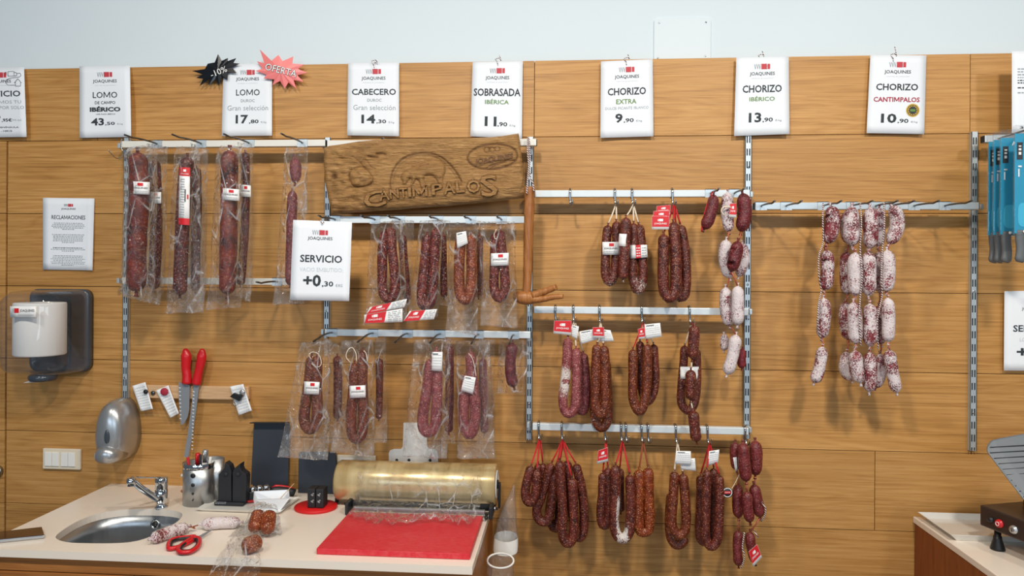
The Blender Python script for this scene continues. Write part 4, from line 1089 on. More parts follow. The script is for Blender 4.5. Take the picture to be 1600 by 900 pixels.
bagged('narrow bag with one short link over a long stick, half behind the +0,30 sign', C(446,230,481,231,478,474,428,476), .140, [([(461, 246), (462, 266), (461, 286)], 8.6), ([(457, 298), (455, 360), (453, 446)], 7.8)], m_ch_rose, GA, 7, name='bagged_loin', taper=1.5)
GB = 'bagged chorizos on the rail under the plaque'
bagged('bagged red stick half hidden behind the leftmost chorizo bag under the plaque', C(612,343,647,345,643,480,622,478), .118, [([(628, 366), (632, 420), (637, 470)], 6)], m_ch_red, GB, 11)
bagged('leftmost bagged red chorizo loop under the plaque with two red labels at its bottom', C(580,347,629,345,637,498,569,508), .170,
       [([(601, 361), (597, 385), (596, 420), (597, 455), (607, 467), (618, 455), (617, 420), (613.5, 390), (611, 355)], 6.9)], m_ch_red, GB, 12,
       [q(C(578,480,636,467,632,480,572,491), .187, 'half', .003), q(C(569,492,629,482,629,503,569,505), .189, 'half', .003)])
bagged('thin bagged red stick behind the second chorizo bag under the plaque', C(684,343,703,345,703,478,688,476), .118, [([(692, 366), (693, 420), (694, 465)], 5)], m_ch_red, GB, 13)
bagged('second bagged red chorizo loop under the plaque, slanting, with one red label', C(656,345,692,343,685,494,636,505), .170,
       [([(667, 366), (663, 410), (658, 455), (659, 474), (668, 478), (675, 466), (679, 425), (683, 357)], 7.0)], m_ch_red, GB, 14, [q(C(640,486,683,483,678,499,630,502), .189, 'half', .003)])
bagged('thin bagged brown stick just right of the orange bagged chorizo loop', C(738,344,757,346,757,478,742,476), .118, [([(750, 366), (749, 420), (748, 465)], 5)], m_ch_brown, GB, 15)
bagged('bagged orange chorizo loop with a tilted paper label on its left arm', C(702,348,745,348,747,524,698,514), .170,
       [([(719, 370), (716, 415), (717, 455), (725, 468), (735, 462), (738.5, 430), (738, 400), (737.5, 367)], 7.6)], m_ch_orange, GB, 16, [q(C(713,364,728,361,731,380,714,388), .189, 'card', .002)], flap=.03)
bagged('rightmost bagged chorizo loop under the plaque with a white band label', C(750,346,804,346,809,512,751,508), .170,
       [([(773, 364), (772, 410), (771, 450), (780, 466), (790, 452), (789, 420), (785, 390), (781, 360)], 6.9)], m_ch_red, GB, 18, [q(C(767,396,795,395,794.5,414.5,767,415.5), .185, 'band', .006)], [[(776, 358), (772, 366), (774, 374), (778, 370)]])
GC = 'bagged chorizos above the worktop'
bagged('bagged dark stick between the two brown bagged loops above the black boards', C(506,529,533,541,530,692,506,690), .118, [([(527, 556), (528, 600), (527, 655)], 6)], m_ch_dark, GC, 21)
bagged('bagged brown chorizo loop over the two black boards, bag corner swung left', C(469,536,517,530,514,717,436,713), .172,
       [([(487, 556), (482, 600), (474, 645), (476, 664), (485, 671), (495, 660), (497, 630), (495, 600), (497, 556)], 7.6)], m_ch_brown, GC, 22, [q(C(475.5,596,499.5,597,498.5,616.5,475,615.5), .189, 'band', .005)],
       [[(487, 562), (483, 556), (484, 552), (490, 550), (498, 554), (502, 565), (500, 572), (493, 573), (487, 568)]])
bagged('thin bagged dark stick right of the second brown bagged chorizo loop', C(586,529,603,527,606,690,586,690), .118, [([(593, 560), (593, 605), (592, 655)], 5)], m_ch_dark, GC, 23)
bagged('second bagged brown chorizo loop above the worktop, bag bottom over the film roll', C(533,532,583,531,586,711,518,706), .172,
       [([(553, 567), (551, 610), (547, 655), (550, 680), (559, 686), (567, 675), (569, 640), (567, 600), (568, 547)], 7.3)], m_ch_brown, GC, 24, [q(C(546,603,571,602,571.5,621,546.5,622), .189, 'band', .005)],
       [[(548, 567), (541, 558), (543, 548), (550, 543), (556, 552), (557, 564)], [(568, 548), (572, 552), (574, 565)]])
bagged('dark bagged stick between the two pink bagged salchichon loops', C(692,527,713,531,712,692,690,690), .118, [([(702, 540), (702.5, 600), (701, 676)], 6)], m_ch_rose, GC, 25)
bagged('left bagged pink salchichon loop above the film roll with a white square label', C(647,531,705,529,699,715,630,711), .172,
       [([(674, 561), (667, 605), (659, 650), (661, 670), (671, 675), (681, 662), (684, 620), (684, 590), (683, 547)], 7.7)], m_ch_pink, GC, 26, [q(C(674.5,550,691.5,550,690.5,580,674,579), .190, 'card', .003)])
bagged('dark bagged stick at the right edge of the right pink salchichon bag', C(748,529,773,531,772,692,746,690), .118, [([(754, 560), (755, 620), (757, 677)], 6)], m_ch_rose, GC, 27)
bagged('right bagged pink salchichon loop above the film roll with a tilted white label', C(712,533,765,532,774,715,715,714), .172,
       [([(728, 585), (725, 620), (724, 660), (732, 679), (741, 668), (744, 635), (739, 595), (735, 550)], 7.4)], m_ch_pink, GC, 28, [q(C(726,587,743.5,590,739,616,720,610), .191, 'card', .002)], [[(732, 552), (738, 560), (742, 575), (744, 588)]])
bagged('small square bag with one short dark maroon stick, at the right end of the rail', C(780,531,829,531,820,616,776,615), .13, [([(801, 536), (798, 560), (798, 583), (803, 605)], 7.8)], m_link, GC, 29, flap=.004, bumpy=.16)

# ---------------------------------------------------------------- carved oak plaque
def _plq():
    dP = .088; TL, TR, BR, BL = (507, 237), (810, 209.5), (821, 309), (517, 334)
    sh = Sheet(TL, TR, BR, BL, dP)
    nu, nv = 230, 84
    inv = lambda x, y: np.array((x, y), float)
    # outline wobble so the slab follows the trunk's natural edge
    top = [(506, 232), (514, 228), (530, 226), (560, 221), (600, 217.5), (640, 216), (680, 216), (720, 216), (765, 214.5), (785, 212.5), (810, 208.5)]
    bot = [(518, 335), (540, 333), (575, 331), (620, 328), (660, 324.5), (700, 322), (740, 318), (780, 314), (823, 309)]
    lef = [(506, 232), (506, 255), (508, 285), (513, 310), (518, 335)]; rig = [(810, 208.5), (813, 230), (817, 260), (821, 290), (823, 309)]
    def along(L, t):
        a = np.array(L, float); s = np.r_[0, np.cumsum(np.hypot(*np.diff(a, axis=0).T))]; s /= s[-1]
        return np.array((np.interp(t, s, a[:, 0]), np.interp(t, s, a[:, 1])))
    def px(u, v):      # Coons patch over the four natural edges
        return (along(top, u)*(1-v) + along(bot, u)*v + along(lef, v)*(1-u) + along(rig, v)*u
                - (np.array(top[0])*(1-u)*(1-v) + np.array(top[-1])*u*(1-v) + np.array(bot[0])*(1-u)*v + np.array(bot[-1])*u*v))
    P = np.array([[px(i/nu, j/nv) for i in range(nu+1)] for j in range(nv+1)])
    z5 = lambda L: [(500+x/6.667, 205+y/6.667) for x, y in L]; z6 = lambda L: [(660+x/6.667, 205+y/6.667) for x, y in L]
    def seg_dist(poly):
        a = np.array(poly, float); best = np.full(P.shape[:2], 1e9)
        for p, q in zip(a[:-1], a[1:]):
            d = q-p; t = np.clip(((P-p)@d)/max(1e-9, d@d), 0, 1); best = np.minimum(best, np.linalg.norm(P-(p+t[..., None]*d), axis=2))
        return best
    def inside(poly):
        a = np.array(poly, float); r = np.zeros(P.shape[:2], bool); x, y = P[..., 0], P[..., 1]; j = len(a)-1
        for i in range(len(a)):
            c = ((a[i, 1] > y) != (a[j, 1] > y)) & (x < (a[j, 0]-a[i, 0])*(y-a[i, 1])/(a[j, 1]-a[i, 1]+1e-12)+a[i, 0]); r ^= c; j = i
        return r
    H = np.zeros(P.shape[:2]); St = np.zeros(P.shape[:2])
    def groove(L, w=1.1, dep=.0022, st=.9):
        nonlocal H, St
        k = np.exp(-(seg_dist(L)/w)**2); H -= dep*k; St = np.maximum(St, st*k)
    def raised(poly, h=.004, soft=2.2):
        nonlocal H
        ins = inside(poly); d = seg_dist(list(poly)+[poly[0]]); k = np.where(ins, np.clip(d/soft, 0, 1), 0); H += h*np.sqrt(k)
    def crv(L): return [(p.x, p.y) for p in smooth_path([Vector((x, y, 0)) for x, y in L], 1.2)]
    # arch with recessed field
    arch = crv([(611.5, 299), (610, 286), (613, 270), (622, 255), (637, 244), (655, 239.5), (672, 239.5), (688, 245), (702, 256), (714, 271), (721, 284)])
    fld = arch + [(722, 290), (612, 300)]
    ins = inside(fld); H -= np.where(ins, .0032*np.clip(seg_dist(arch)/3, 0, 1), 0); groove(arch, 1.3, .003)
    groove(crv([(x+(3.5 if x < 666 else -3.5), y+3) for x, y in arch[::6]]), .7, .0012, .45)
    # standing pig in the arch
    pig = crv([(629, 283), (626, 277), (630, 270), (637, 265), (650, 259), (668, 252), (684, 251), (694, 256), (696, 266), (693, 276), (692, 284), (695, 296), (688, 296), (684, 284), (676, 275), (662, 277), (668, 296), (660, 297), (655, 284), (650, 280), (645, 288), (641, 291), (644, 282), (640, 279), (634, 287), (629, 288)])
    raised(pig, .0062, 5); groove(pig+[pig[0]], .7, .0012, .5)
    groove(crv([(654, 261), (661, 258), (669, 257)]), 1.0, .002, .6); groove(crv([(648, 276), (660, 270), (672, 272), (682, 276)]), .7, .001, .4); groove(crv([(636, 268), (641, 272), (640, 276)]), .7, .0012, .5)
    # pig head on the left with ears and snout
    hd = crv(z5([(300, 430), (340, 395), (400, 370), (460, 380), (510, 420), (550, 480), (545, 530), (500, 565), (420, 580), (350, 570), (315, 520)]))
    raised(hd, .006, 6); groove(hd+[hd[0]], 1.1, .002, .7)
    for L in ([(410, 500), (440, 475), (500, 465), (530, 490), (490, 510), (430, 520), (410, 500)], [(425, 330), (455, 295), (490, 310), (530, 370), (575, 385), (560, 400), (510, 400)], [(260, 250), (330, 260), (400, 310), (440, 350), (480, 400)], [(220, 440), (270, 440), (330, 390)], [(300, 470), (330, 400), (370, 400)], [(390, 430), (410, 445)], [(470, 425), (490, 430)]):
        groove(crv(z5(L)), .8, .0018, .6)
    # cracks and knot
    for L in ([(590, 238), (640, 232), (680, 240)], [(500, 262), (550, 268), (600, 272)]): groove(crv(z5(L)), 1.5, .004, 1)
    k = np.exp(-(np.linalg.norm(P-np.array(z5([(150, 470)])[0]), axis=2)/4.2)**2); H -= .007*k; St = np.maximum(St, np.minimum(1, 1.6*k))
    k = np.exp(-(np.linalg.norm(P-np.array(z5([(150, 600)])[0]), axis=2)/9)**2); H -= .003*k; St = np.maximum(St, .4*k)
    # oval crest at the upper right
    oc, ox, oy = np.array((769.5, 245.0)), 39, 19.5
    ov = [(oc[0]+ox*math.cos(a)+.0*a, oc[1]+oy*math.sin(a)-.055*ox*math.cos(a)*1.0) for a in [2*math.pi*i/60 for i in range(61)]]
    groove(ov, 1.5, .0026, 1)
    for L in ([(590, 365), (680, 330), (800, 305), (960, 300)], [(660, 390), (730, 350), (840, 315), (960, 305)], [(700, 395), (770, 350), (860, 320)]): groove(crv(z6(L)), 1.0, .002, .9)
    for cx_, cy_ in ((670, 195), (725, 195), (780, 185)):
        c = z6([(cx_, cy_)])[0]; groove([(c[0]+4*math.cos(a), c[1]+4*math.sin(a)) for a in [2*math.pi*i/14 for i in range(15)]], .8, .002, .9)
    wd = [('C', 585, 311, 34, 25, -.22), ('A', 600, 304, 16, 18, -.14), ('N', 616, 302.5, 14, 15, -.10), ('T', 630, 301, 12, 15, -.08), ('I', 640, 300, 4.5, 15, -.06), ('M', 656, 298.5, 23, 16, -.06), ('P', 683, 295.5, 17, 17, -.10), ('A', 702, 293.5, 18, 19, -.10), ('L', 719, 291.5, 13, 18, -.10), ('O', 740, 291, 20, 20, -.05), ('S', 764, 290, 26, 34, -.10)]
    for ch, cx_, cy_, w_, h_, rot in wd:      # dark outline round every letter
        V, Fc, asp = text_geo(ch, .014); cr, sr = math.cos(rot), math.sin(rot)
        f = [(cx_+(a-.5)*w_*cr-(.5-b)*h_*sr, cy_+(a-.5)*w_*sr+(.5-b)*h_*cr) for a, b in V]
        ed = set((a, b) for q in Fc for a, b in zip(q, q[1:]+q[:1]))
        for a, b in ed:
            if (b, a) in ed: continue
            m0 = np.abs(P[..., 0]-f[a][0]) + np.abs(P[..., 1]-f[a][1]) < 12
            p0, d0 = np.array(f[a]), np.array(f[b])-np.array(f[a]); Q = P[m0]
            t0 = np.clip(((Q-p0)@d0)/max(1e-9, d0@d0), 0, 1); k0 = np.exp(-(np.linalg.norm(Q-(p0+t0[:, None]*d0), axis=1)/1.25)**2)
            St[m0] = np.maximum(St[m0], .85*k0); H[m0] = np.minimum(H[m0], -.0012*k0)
    # big serif word: the raised letters add their own relief inside the dark outlines
    wave = np.array([[noise.noise(Vector((p[0]*.030, p[1]*.16, 0)))*.6 + noise.noise(Vector((p[0]*.08+noise.noise(Vector((p[0]*.05, p[1]*.05, 4)))*2, p[1]*.36, 9)))*.5 for p in row] for row in P])
    swirl = np.array([[noise.noise(Vector((p[0]*.09, p[1]*.11, 2))) for p in row] for row in P])*np.exp(-((P[..., 0]-545)/45)**2)[...]
    H = H*1.5 + wave*.0034 + swirl*.007
    ev = np.minimum(np.linspace(0, 1, nv+1), 1-np.linspace(0, 1, nv+1))[:, None]*np.ones(nu+1); eu = np.minimum(np.linspace(0, 1, nu+1), 1-np.linspace(0, 1, nu+1))[None, :]*np.ones((nv+1, 1))
    edge = np.minimum(ev*nv, eu*nu); H = H - .010*np.clip(1-edge/4.5, 0, 1)**2
    vb = np.linspace(0, 1, nv+1)[:, None]; H = H - .016*np.clip((vb-.80)/.2, 0, 1)**1.6
    mb = MB(); w = nu+1; th = .024
    vs = [W(P[j, i, 0], P[j, i, 1], dP+th+H[j, i]) for j in range(nv+1) for i in range(w)]
    mb.add(vs, [(j*w+i, j*w+i+1, (j+1)*w+i+1, (j+1)*w+i) for j in range(nv) for i in range(nu)], 0, True)
    rim = list(range(w)) + [j*w+nu for j in range(1, nv+1)] + [nv*w+i for i in range(nu-1, -1, -1)] + [j*w for j in range(nv-1, 0, -1)]
    m = len(rim); back = [Vector((vs[i].x, -dP, vs[i].z)) for i in rim]
    o = len(mb.v); mb.v += [tuple(p) for p in back]
    for k in range(m): mb.f.append([rim[(k+1) % m], rim[k], o+k, o+(k+1) % m]); mb.mi.append(0); mb.sm.append(False)
    mb.f.append([o+k for k in range(m)]); mb.mi.append(0); mb.sm.append(False)
    mb.at['mould'] = list(St.reshape(-1)) + [0.0]*m  # attribute reused here to darken the grooves and letter outlines
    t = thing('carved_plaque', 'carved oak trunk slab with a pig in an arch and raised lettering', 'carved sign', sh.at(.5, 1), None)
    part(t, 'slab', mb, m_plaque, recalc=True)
    # raised lettering along a gentle arc
    dF = dP+th
    def letter(ch, cx_, cy_, w_, h_, rot, dep=.0060, bold=.014):
        V, Fc, asp = text_geo(ch, bold); m2 = MB(); cr, sr = math.cos(rot), math.sin(rot)
        f = []
        for a, b in V:
            x, y = (a-.5)*w_, (.5-b)*h_; f.append((cx_+x*cr-y*sr, cy_+x*sr+y*cr))
        n = len(f); m2.add([W(x, y, dF+dep) for x, y in f], Fc); m2.add([W(x, y, dF-.004) for x, y in f], [q[::-1] for q in Fc])
        from collections import Counter
        ec = Counter(); 
        for q in Fc:
            for a, b in zip(q, q[1:]+q[:1]): ec[(a, b)] += 1
        side = [(a, b) for (a, b) in ec if (b, a) not in ec]
        m2.add([W(*f[a], dF+dep) for a, b in side for _ in (0,)] + [W(*f[b], dF+dep) for a, b in side] + [W(*f[a], dF-.004) for a, b in side] + [W(*f[b], dF-.004) for a, b in side],
               [(i, len(side)+i, 3*len(side)+i, 2*len(side)+i) for i in range(len(side))])
        return m2
    for a in wd: part(t, 'carved_letter', letter(*a), m_plaque, recalc=True)
    m2 = MB(); shl = Sheet((741, 250), (803, 240), (803, 249), (741, 259), dF+.0012)
    shl.text(m2, 'JOAQUINES', .5, .42, .95, 1.15, .02, 0, .001); lt = part(t, 'crest_lettering', m2, simple('burnt_wood', (104, 64, 32), .6), recalc=False, label='burnt dark lettering')
    # bent nails that carry the slab on the rail
    for x in (598, 706):
        p = W(x, 217, .08); m2 = MB(); m2.tube([Vector((p.x, -DR-.0105, p.z+.004)), Vector((p.x, -dP-.001, p.z-.002))], .0022, 8); part(t, 'hanging_pin', m2, m_prong)
_plq()

# ---------------------------------------------------------------- worktop with sink
ZT = .9
def lvl(px, py, z=ZT): return T(px, py, z)
fr_ = [lvl(200, 869.5), lvl(738, 881.5)]
yF = sum(p.y for p in fr_)/2
xR_ = (lvl(740, 882).x + W(773, 775, 0).x)/2
xL_ = (W(155, 775, 0).x + lvl(30, 834).x)/2
rimpx = [(87, 840), (97, 829), (122, 814), (150, 803.5), (182, 797.5), (216, 795.5), (252, 796), (277, 799), (285, 804.5), (277, 815), (257, 827), (236, 838), (212, 845.5), (184, 848.5), (140, 848.8), (104, 847)]
ctl = [lvl(*p) for p in rimpx]
rim = []
n = len(ctl)
for i in range(n):
    a, b, c, d = ctl[i-1], ctl[i], ctl[(i+1) % n], ctl[(i+2) % n]
    for k in range(4):
        t_ = k/4; rim.append(.5*((2*b)+(c-a)*t_+(2*a-5*b+4*c-d)*t_*t_+(3*b-a-3*c+d)*t_**3))
TH = .018
mb = MB()
bm = bmesh.new()
outer = [(xL_, -.001), (xR_, -.001), (xR_, yF), (xL_, yF)]
ov_ = [bm.verts.new((x, y, ZT)) for x, y in outer]; iv_ = [bm.verts.new((p.x, p.y, ZT)) for p in rim]
es = [bm.edges.new((L[i], L[(i+1) % len(L)])) for L in (ov_, iv_) for i in range(len(L))]
bmesh.ops.triangle_fill(bm, use_beauty=True, use_dissolve=False, edges=es)
bm.verts.index_update(); vs = [v.co.copy() for v in bm.verts]; fs = [[v.index for v in f.verts] for f in bm.faces]; bm.free()
mb.add(vs, fs); mb.add([v - Vector((0, 0, TH)) for v in vs], [f[::-1] for f in fs])
for L in ([Vector((x, y, ZT)) for x, y in outer], rim):
    m_ = len(L); mb.add(list(L)+[p-Vector((0, 0, TH)) for p in L], [(i, (i+1) % m_, m_+(i+1) % m_, m_+i) for i in range(m_)])
solo('worktop', mb, m_stone, 'pale beige stone worktop with an oval sink cut out, at lower left', 'worktop')
# basin hanging below the cut-out
cen = sum(rim, Vector())/len(rim)
t = thing('sink_basin', 'oval brushed steel sink set under the beige worktop', 'sink', (cen.x, cen.y, ZT-.17))
mb = MB(); m_ = len(rim); prof = [(1.06, TH+.0006), (1.0, TH+.0008), (.985, .05), (.96, .10), (.90, .135), (.75, .150), (.4, .156), (.08, .158)]
vs = [Vector((cen.x+(p.x-cen.x)*k, cen.y+(p.y-cen.y)*k, ZT-h)) for k, h in prof for p in rim]
fs = [(a*m_+i, a*m_+(i+1) % m_, (a+1)*m_+(i+1) % m_, (a+1)*m_+i) for a in range(len(prof)-1) for i in range(m_)]
o_ = mb.add(vs, fs, 0, True); mb.f.append([o_+(len(prof)-1)*m_+i for i in range(m_)]); mb.mi.append(0); mb.sm.append(False)
part(t, 'bowl', mb, m_basin, recalc=False)
mb = MB(); mb.lathe([(.001, .004), (.03, .004), (.034, .001)], (cen.x, cen.y, ZT-.158), (0, 0, 1), 24); part(t, 'drain', mb, m_hook)
# overflow disc on the back wall of the bowl
bi = min(range(len(rim)), key=lambda i: (W(247, 815, -rim[i].y) - Vector((rim[i].x, rim[i].y, ZT-.035))).length)
bp = rim[bi].lerp(cen, .025); bp = Vector((bp.x, bp.y, ZT-.040)); nrm = Vector((0, -1, .12)).normalized()
mb = MB(); mb.lathe([(.0001, .0012), (.008, .0012), (.0085, .003), (.0125, .003), (.0135, 0)], bp, nrm, 24); part(t, 'overflow_ring', mb, m_hook)
mb = MB(); mb.lathe([(.0001, .0022), (.0075, .0022), (.0075, .0010)], bp, nrm, 20); part(t, 'overflow_hole', mb, m_black)
mb = MB()
for k in range(3):
    a = math.radians(90+120*k); mb.box(bp + nrm*.003 + Vector((math.cos(a)*.0035, 0, math.sin(a)*.0035)), (.007, .001, .0016), rot=Matrix.Rotation(-a, 3, 'Y'))
part(t, 'overflow_spider', mb, m_hook)
# cabinet below
t = thing('base_cabinet', 'oak base cabinet under the beige worktop', 'cabinet', ((xL_+xR_)/2, yF/2, 0))
mb = MB(); zc = ZT-TH-.0006; w_ = .018
for sp in ((xL_+.006, xL_+.024, -.006, yF+.03, .0, zc), (xR_-.024, xR_-.006, -.006, yF+.03, .0, zc), (xL_+.024, xR_-.024, -.02, -.006, .0, zc), (xL_+.024, xR_-.024, -.02, yF+.03, .06, .078)): mb.span(*sp)
part(t, 'body', mb, m_cab, bevel=.0008)
mb = MB(); mb.span(xL_+.006, xR_-.006, yF+.0295, yF+.012, zc-.035, zc-.001); part(t, 'top_rail', mb, m_cab, bevel=.0008)
nd = 3
for k in range(nd):
    a, b = lerp(xL_+.006, xR_-.03, k/nd), lerp(xL_+.006, xR_-.03, (k+1)/nd); mb = MB(); mb.span(a+.001, b-.001, yF+.0295, yF+.010, .08, zc-.037); dr_ = part(t, 'door', mb, m_cab, bevel=.001)
mb = MB(); mb.span(xR_-.029, xR_-.006, yF+.0295, yF+.010, .0, zc-.037); part(t, 'end_stile', mb, m_cab, bevel=.001)

# ---------------------------------------------------------------- faucet
b = lvl(252, 793); sf = S(-b.y, 252)
t = thing('faucet', 'chrome single lever mixer tap standing behind the sink', 'faucet', b)
mb = MB(); mb.lathe([(.017, 0), (.017, .004), (.0125, .007), (.0125, .016), (.0165, .020), (.0165, .050), (.0160, .0505), (.0160, .052), (.0165, .0525), (.0165, .080), (.0150, .084), (.001, .085)], b, n=32); part(t, 'body', mb, m_chrome)
sp_ = W(205, 752, -b.y+.10); st_ = b + Vector((-.004, -.012, .026))
mb = MB(); mb.tube(smooth_path([st_, st_.lerp(sp_, .33), st_.lerp(sp_, .66), st_.lerp(sp_, .9)+Vector((0, 0, .003)), sp_+Vector((0, 0, .004))], .008), [.0088]*40 and .0088, 14); part(t, 'spout', mb, m_chrome)
mb = MB(); mb.lathe([(.0085, -.006), (.0115, -.005), (.0115, .012), (.008, .015), (.001, .0155)], sp_ - Vector((0, 0, .006)), n=24); part(t, 'aerator', mb, m_chrome)
lv = b + Vector((0, -.006, .083)); le = W(214, 747, -b.y+.07)
mb = MB(); dv = (le-lv).normalized(); sd = dv.cross(Vector((0, 0, 1))).normalized()*.007; mb.prism([lv+sd, lv-sd, le-sd*.8, le+sd*.8], (0, 0, .004)); part(t, 'lever', mb, m_chrome, bevel=.0015)

# ---------------------------------------------------------------- utensil holder with pens
b = lvl(310, 786.5); s_ = S(-b.y, 310); Hh = .116
t = thing('utensil_holder', 'brushed steel utensil holder with punched holes, filled with pens', 'holder', b)
def cup(c, rx, ry, h, n=32, th=.0015):
    m = MB(); rings = [(1, 0), (1, h), (1-th/rx, h), (1-th/rx, .003)]
    vs = [Vector((c.x+rx*k*math.cos(2*math.pi*i/n), c.y+ry*k*math.sin(2*math.pi*i/n), c.z+z)) for k, z in rings for i in range(n)]
    fs = [(a*n+i, a*n+(i+1) % n, (a+1)*n+(i+1) % n, (a+1)*n+i) for a in range(3) for i in range(n)]
    o = m.add(vs, fs, 0, True); m.f += [[o+i for i in range(n)][::-1], [o+3*n+i for i in range(n)]]; m.mi += [0, 0]; m.sm += [False, False]
    return m
part(t, 'cup', cup(b, .0425, .036, Hh), m_holder)
b2 = b + Vector((.026, .034, 0)); part(t, 'rear_cup', cup(b2, .032, .020, Hh+.004), m_holder)
mb = MB(); n = 32; rr = [(.0431, Hh-.014), (.0434, Hh-.013), (.0434, Hh), (.0428, Hh+.0008)]
vs = [Vector((b.x+r*math.cos(2*math.pi*i/n), b.y+(r-.0065)*math.sin(2*math.pi*i/n), b.z+z)) for r, z in rr for i in range(n)]
mb.add(vs, [(a*n+i, a*n+(i+1) % n, (a+1)*n+(i+1) % n, (a+1)*n+i) for a in range(3) for i in range(n)], 0, True); part(t, 'rim_band', mb, m_chrome)
for z, r in ((.088, .0068), (.062, .0052), (.038, .0034), (.020, .0020)):
    a = math.radians(-86); p = Vector((b.x+.0425*math.cos(a), b.y+.036*math.sin(a), b.z+z)); mb = MB(); mb.lathe([(.0001, .0008), (r, .0008), (r, -.001)], p, (math.cos(a), math.sin(a), 0), 18); part(t, 'punched_hole', mb, m_black)
for k, z in enumerate((.078, .034)):
    p = b + Vector((-.0425, -.002, z)); mb = MB(); mb.lathe([(.003, 0), (.005, .003), (.003, .007), (.0005, .008)], p, (-1, 0, 0), 12); part(t, 'side_knob', mb, m_whitep if k == 0 else m_knot)
def pen(label, top, bot, r, mat, capmat=None, caplen=.035, cat='pen'):
    a = Vector(bot); e = Vector(top); dv = (e-a); L = dv.length; ax = dv.normalized(); cc = capmat is not None
    tt = thing('pen', label, cat, a, 'pens in the steel holder')
    mb = MB(); mb.lathe([(r*.3, 0), (r*.9, .012), (r, .02), (r, L-(caplen if cc else .002)), (r*.8, L-(caplen if cc else 0))], a, ax, 14); part(tt, 'barrel', mb, mat)
    if cc:
        mb = MB(); mb.lathe([(r*1.12, L-caplen), (r*1.12, L-.003), (r*.8, L), (.0002, L)], a, ax, 14); part(tt, 'cap', mb, capmat)
    mb = MB(); sd = ax.orthogonal().normalized(); q0 = a+ax*(L-.004)+Vector((0, -r*1.3, 0)); mb.tube([q0-Vector((0, 0, .001)), q0-ax*.028], .0012, 6); part(tt, 'clip', mb, capmat or mat)
hb = b + Vector((0, 0, .005))
pen('slim red pen leaning left in the steel holder', W(293.5, 714, -b.y-.004), hb + Vector((-.016, .0, 0)), .0034, m_redp)
pen('thick dark red marker with a black grip in the steel holder', W(309, 708, -b.y), hb + Vector((-.004, .006, 0)), .0062, m_maroon, m_redp)
pen('fat white marker standing tallest in the steel holder', W(321, 702.5, -b.y-.012), hb + Vector((.008, .012, 0)), .0072, m_whitep, m_silver)
pen('short white pen at the right side of the steel holder', W(329, 714, -b.y+.006), hb + Vector((.022, -.006, 0)), .0040, m_whitep)
pen('black pen leaning right across the white marker', W(313, 710, -b.y+.012), hb + Vector((.014, -.016, 0)), .0036, m_black)

# ---------------------------------------------------------------- white tray and what stands on it
zt_ = ZT
fl, fr, br, bl = lvl(305, 800), lvl(438, 805), lvl(470, 781), lvl(339, 779)
t = thing('serving_tray', 'white rectangular serving tray under the black sharpeners and paper box', 'tray', (fl+fr+br+bl)/4)
def tray(corners, h, th, lip, mat, parent):
    c = sum(corners, Vector())/4; mb = MB(); m = 4
    def ring(k, z): return [c+(p-c)*k + Vector((0, 0, z)) for p in corners]
    R = ring(.86, 0.0003) + ring(1.0, h) + ring(.985, h+.0005) + ring(.86, th)
    mb.add(R, [(3, 2, 1, 0), (12, 13, 14, 15)] + [(a*4+i, a*4+(i+1) % 4, (a+1)*4+(i+1) % 4, (a+1)*4+i) for a in range(3) for i in range(4)])
    return part(parent, 'dish', mb, mat, bevel=.0012)
tray([fl, fr, br, bl], .008, .004, .01, m_crock, t)
zp = ZT+.0045
# twin pillar knife sharpener
b = T(358, 787.5, zp); dd = -b.y
t = thing('knife_sharpener', 'black twin pillar knife sharpener with two curved horn tips', 'knife sharpener', b)
mb = MB(); p0, p1 = T(333, 791, zp), T(379, 792, zp); mb.span(p0.x, p1.x, b.y-.018, b.y+.026, zp+.0003, zp+.010); part(t, 'base', mb, m_black, bevel=.002)
mb = MB(); sh = Sheet((334, 783.5), (356, 784), (356, 788), (334, 787.5), dd+.019); text_rows(sh, mb, .1, .9, .2, .7, 2, 3, 4); part(t, 'print', mb, [m_wht, m_red, m_ink, m_inkl], recalc=False)
def pillar(pxs):
    P = [W(x, y, dd+.010) for x, y in pxs]; P = [Vector((p.x, p.y, max(p.z, zp+.0101))) for p in P]; m = MB(); m.prism(P, (0, .026, 0)); return m
part(t, 'pillar', pillar([(340.5, 786), (341.5, 741), (347, 736), (350.5, 731), (351.5, 722.5), (358, 728), (361.5, 738), (361, 745), (361.5, 786)]), m_black, bevel=.001)
part(t, 'pillar', pillar([(363, 786), (363.5, 745), (363, 739), (366, 732), (375.5, 724), (375, 731), (377, 736), (384, 741), (385, 746), (383.5, 786)]), m_black, bevel=.001)
for x, y in ((353, 741), (372, 741)):
    p = W(x, y, dd+.0105); mb = MB(); mb.lathe([(.0001, .003), (.005, .003), (.006, 0)], p, (0, -1, 0), 14); part(t, 'pivot_screw', mb, m_slot)
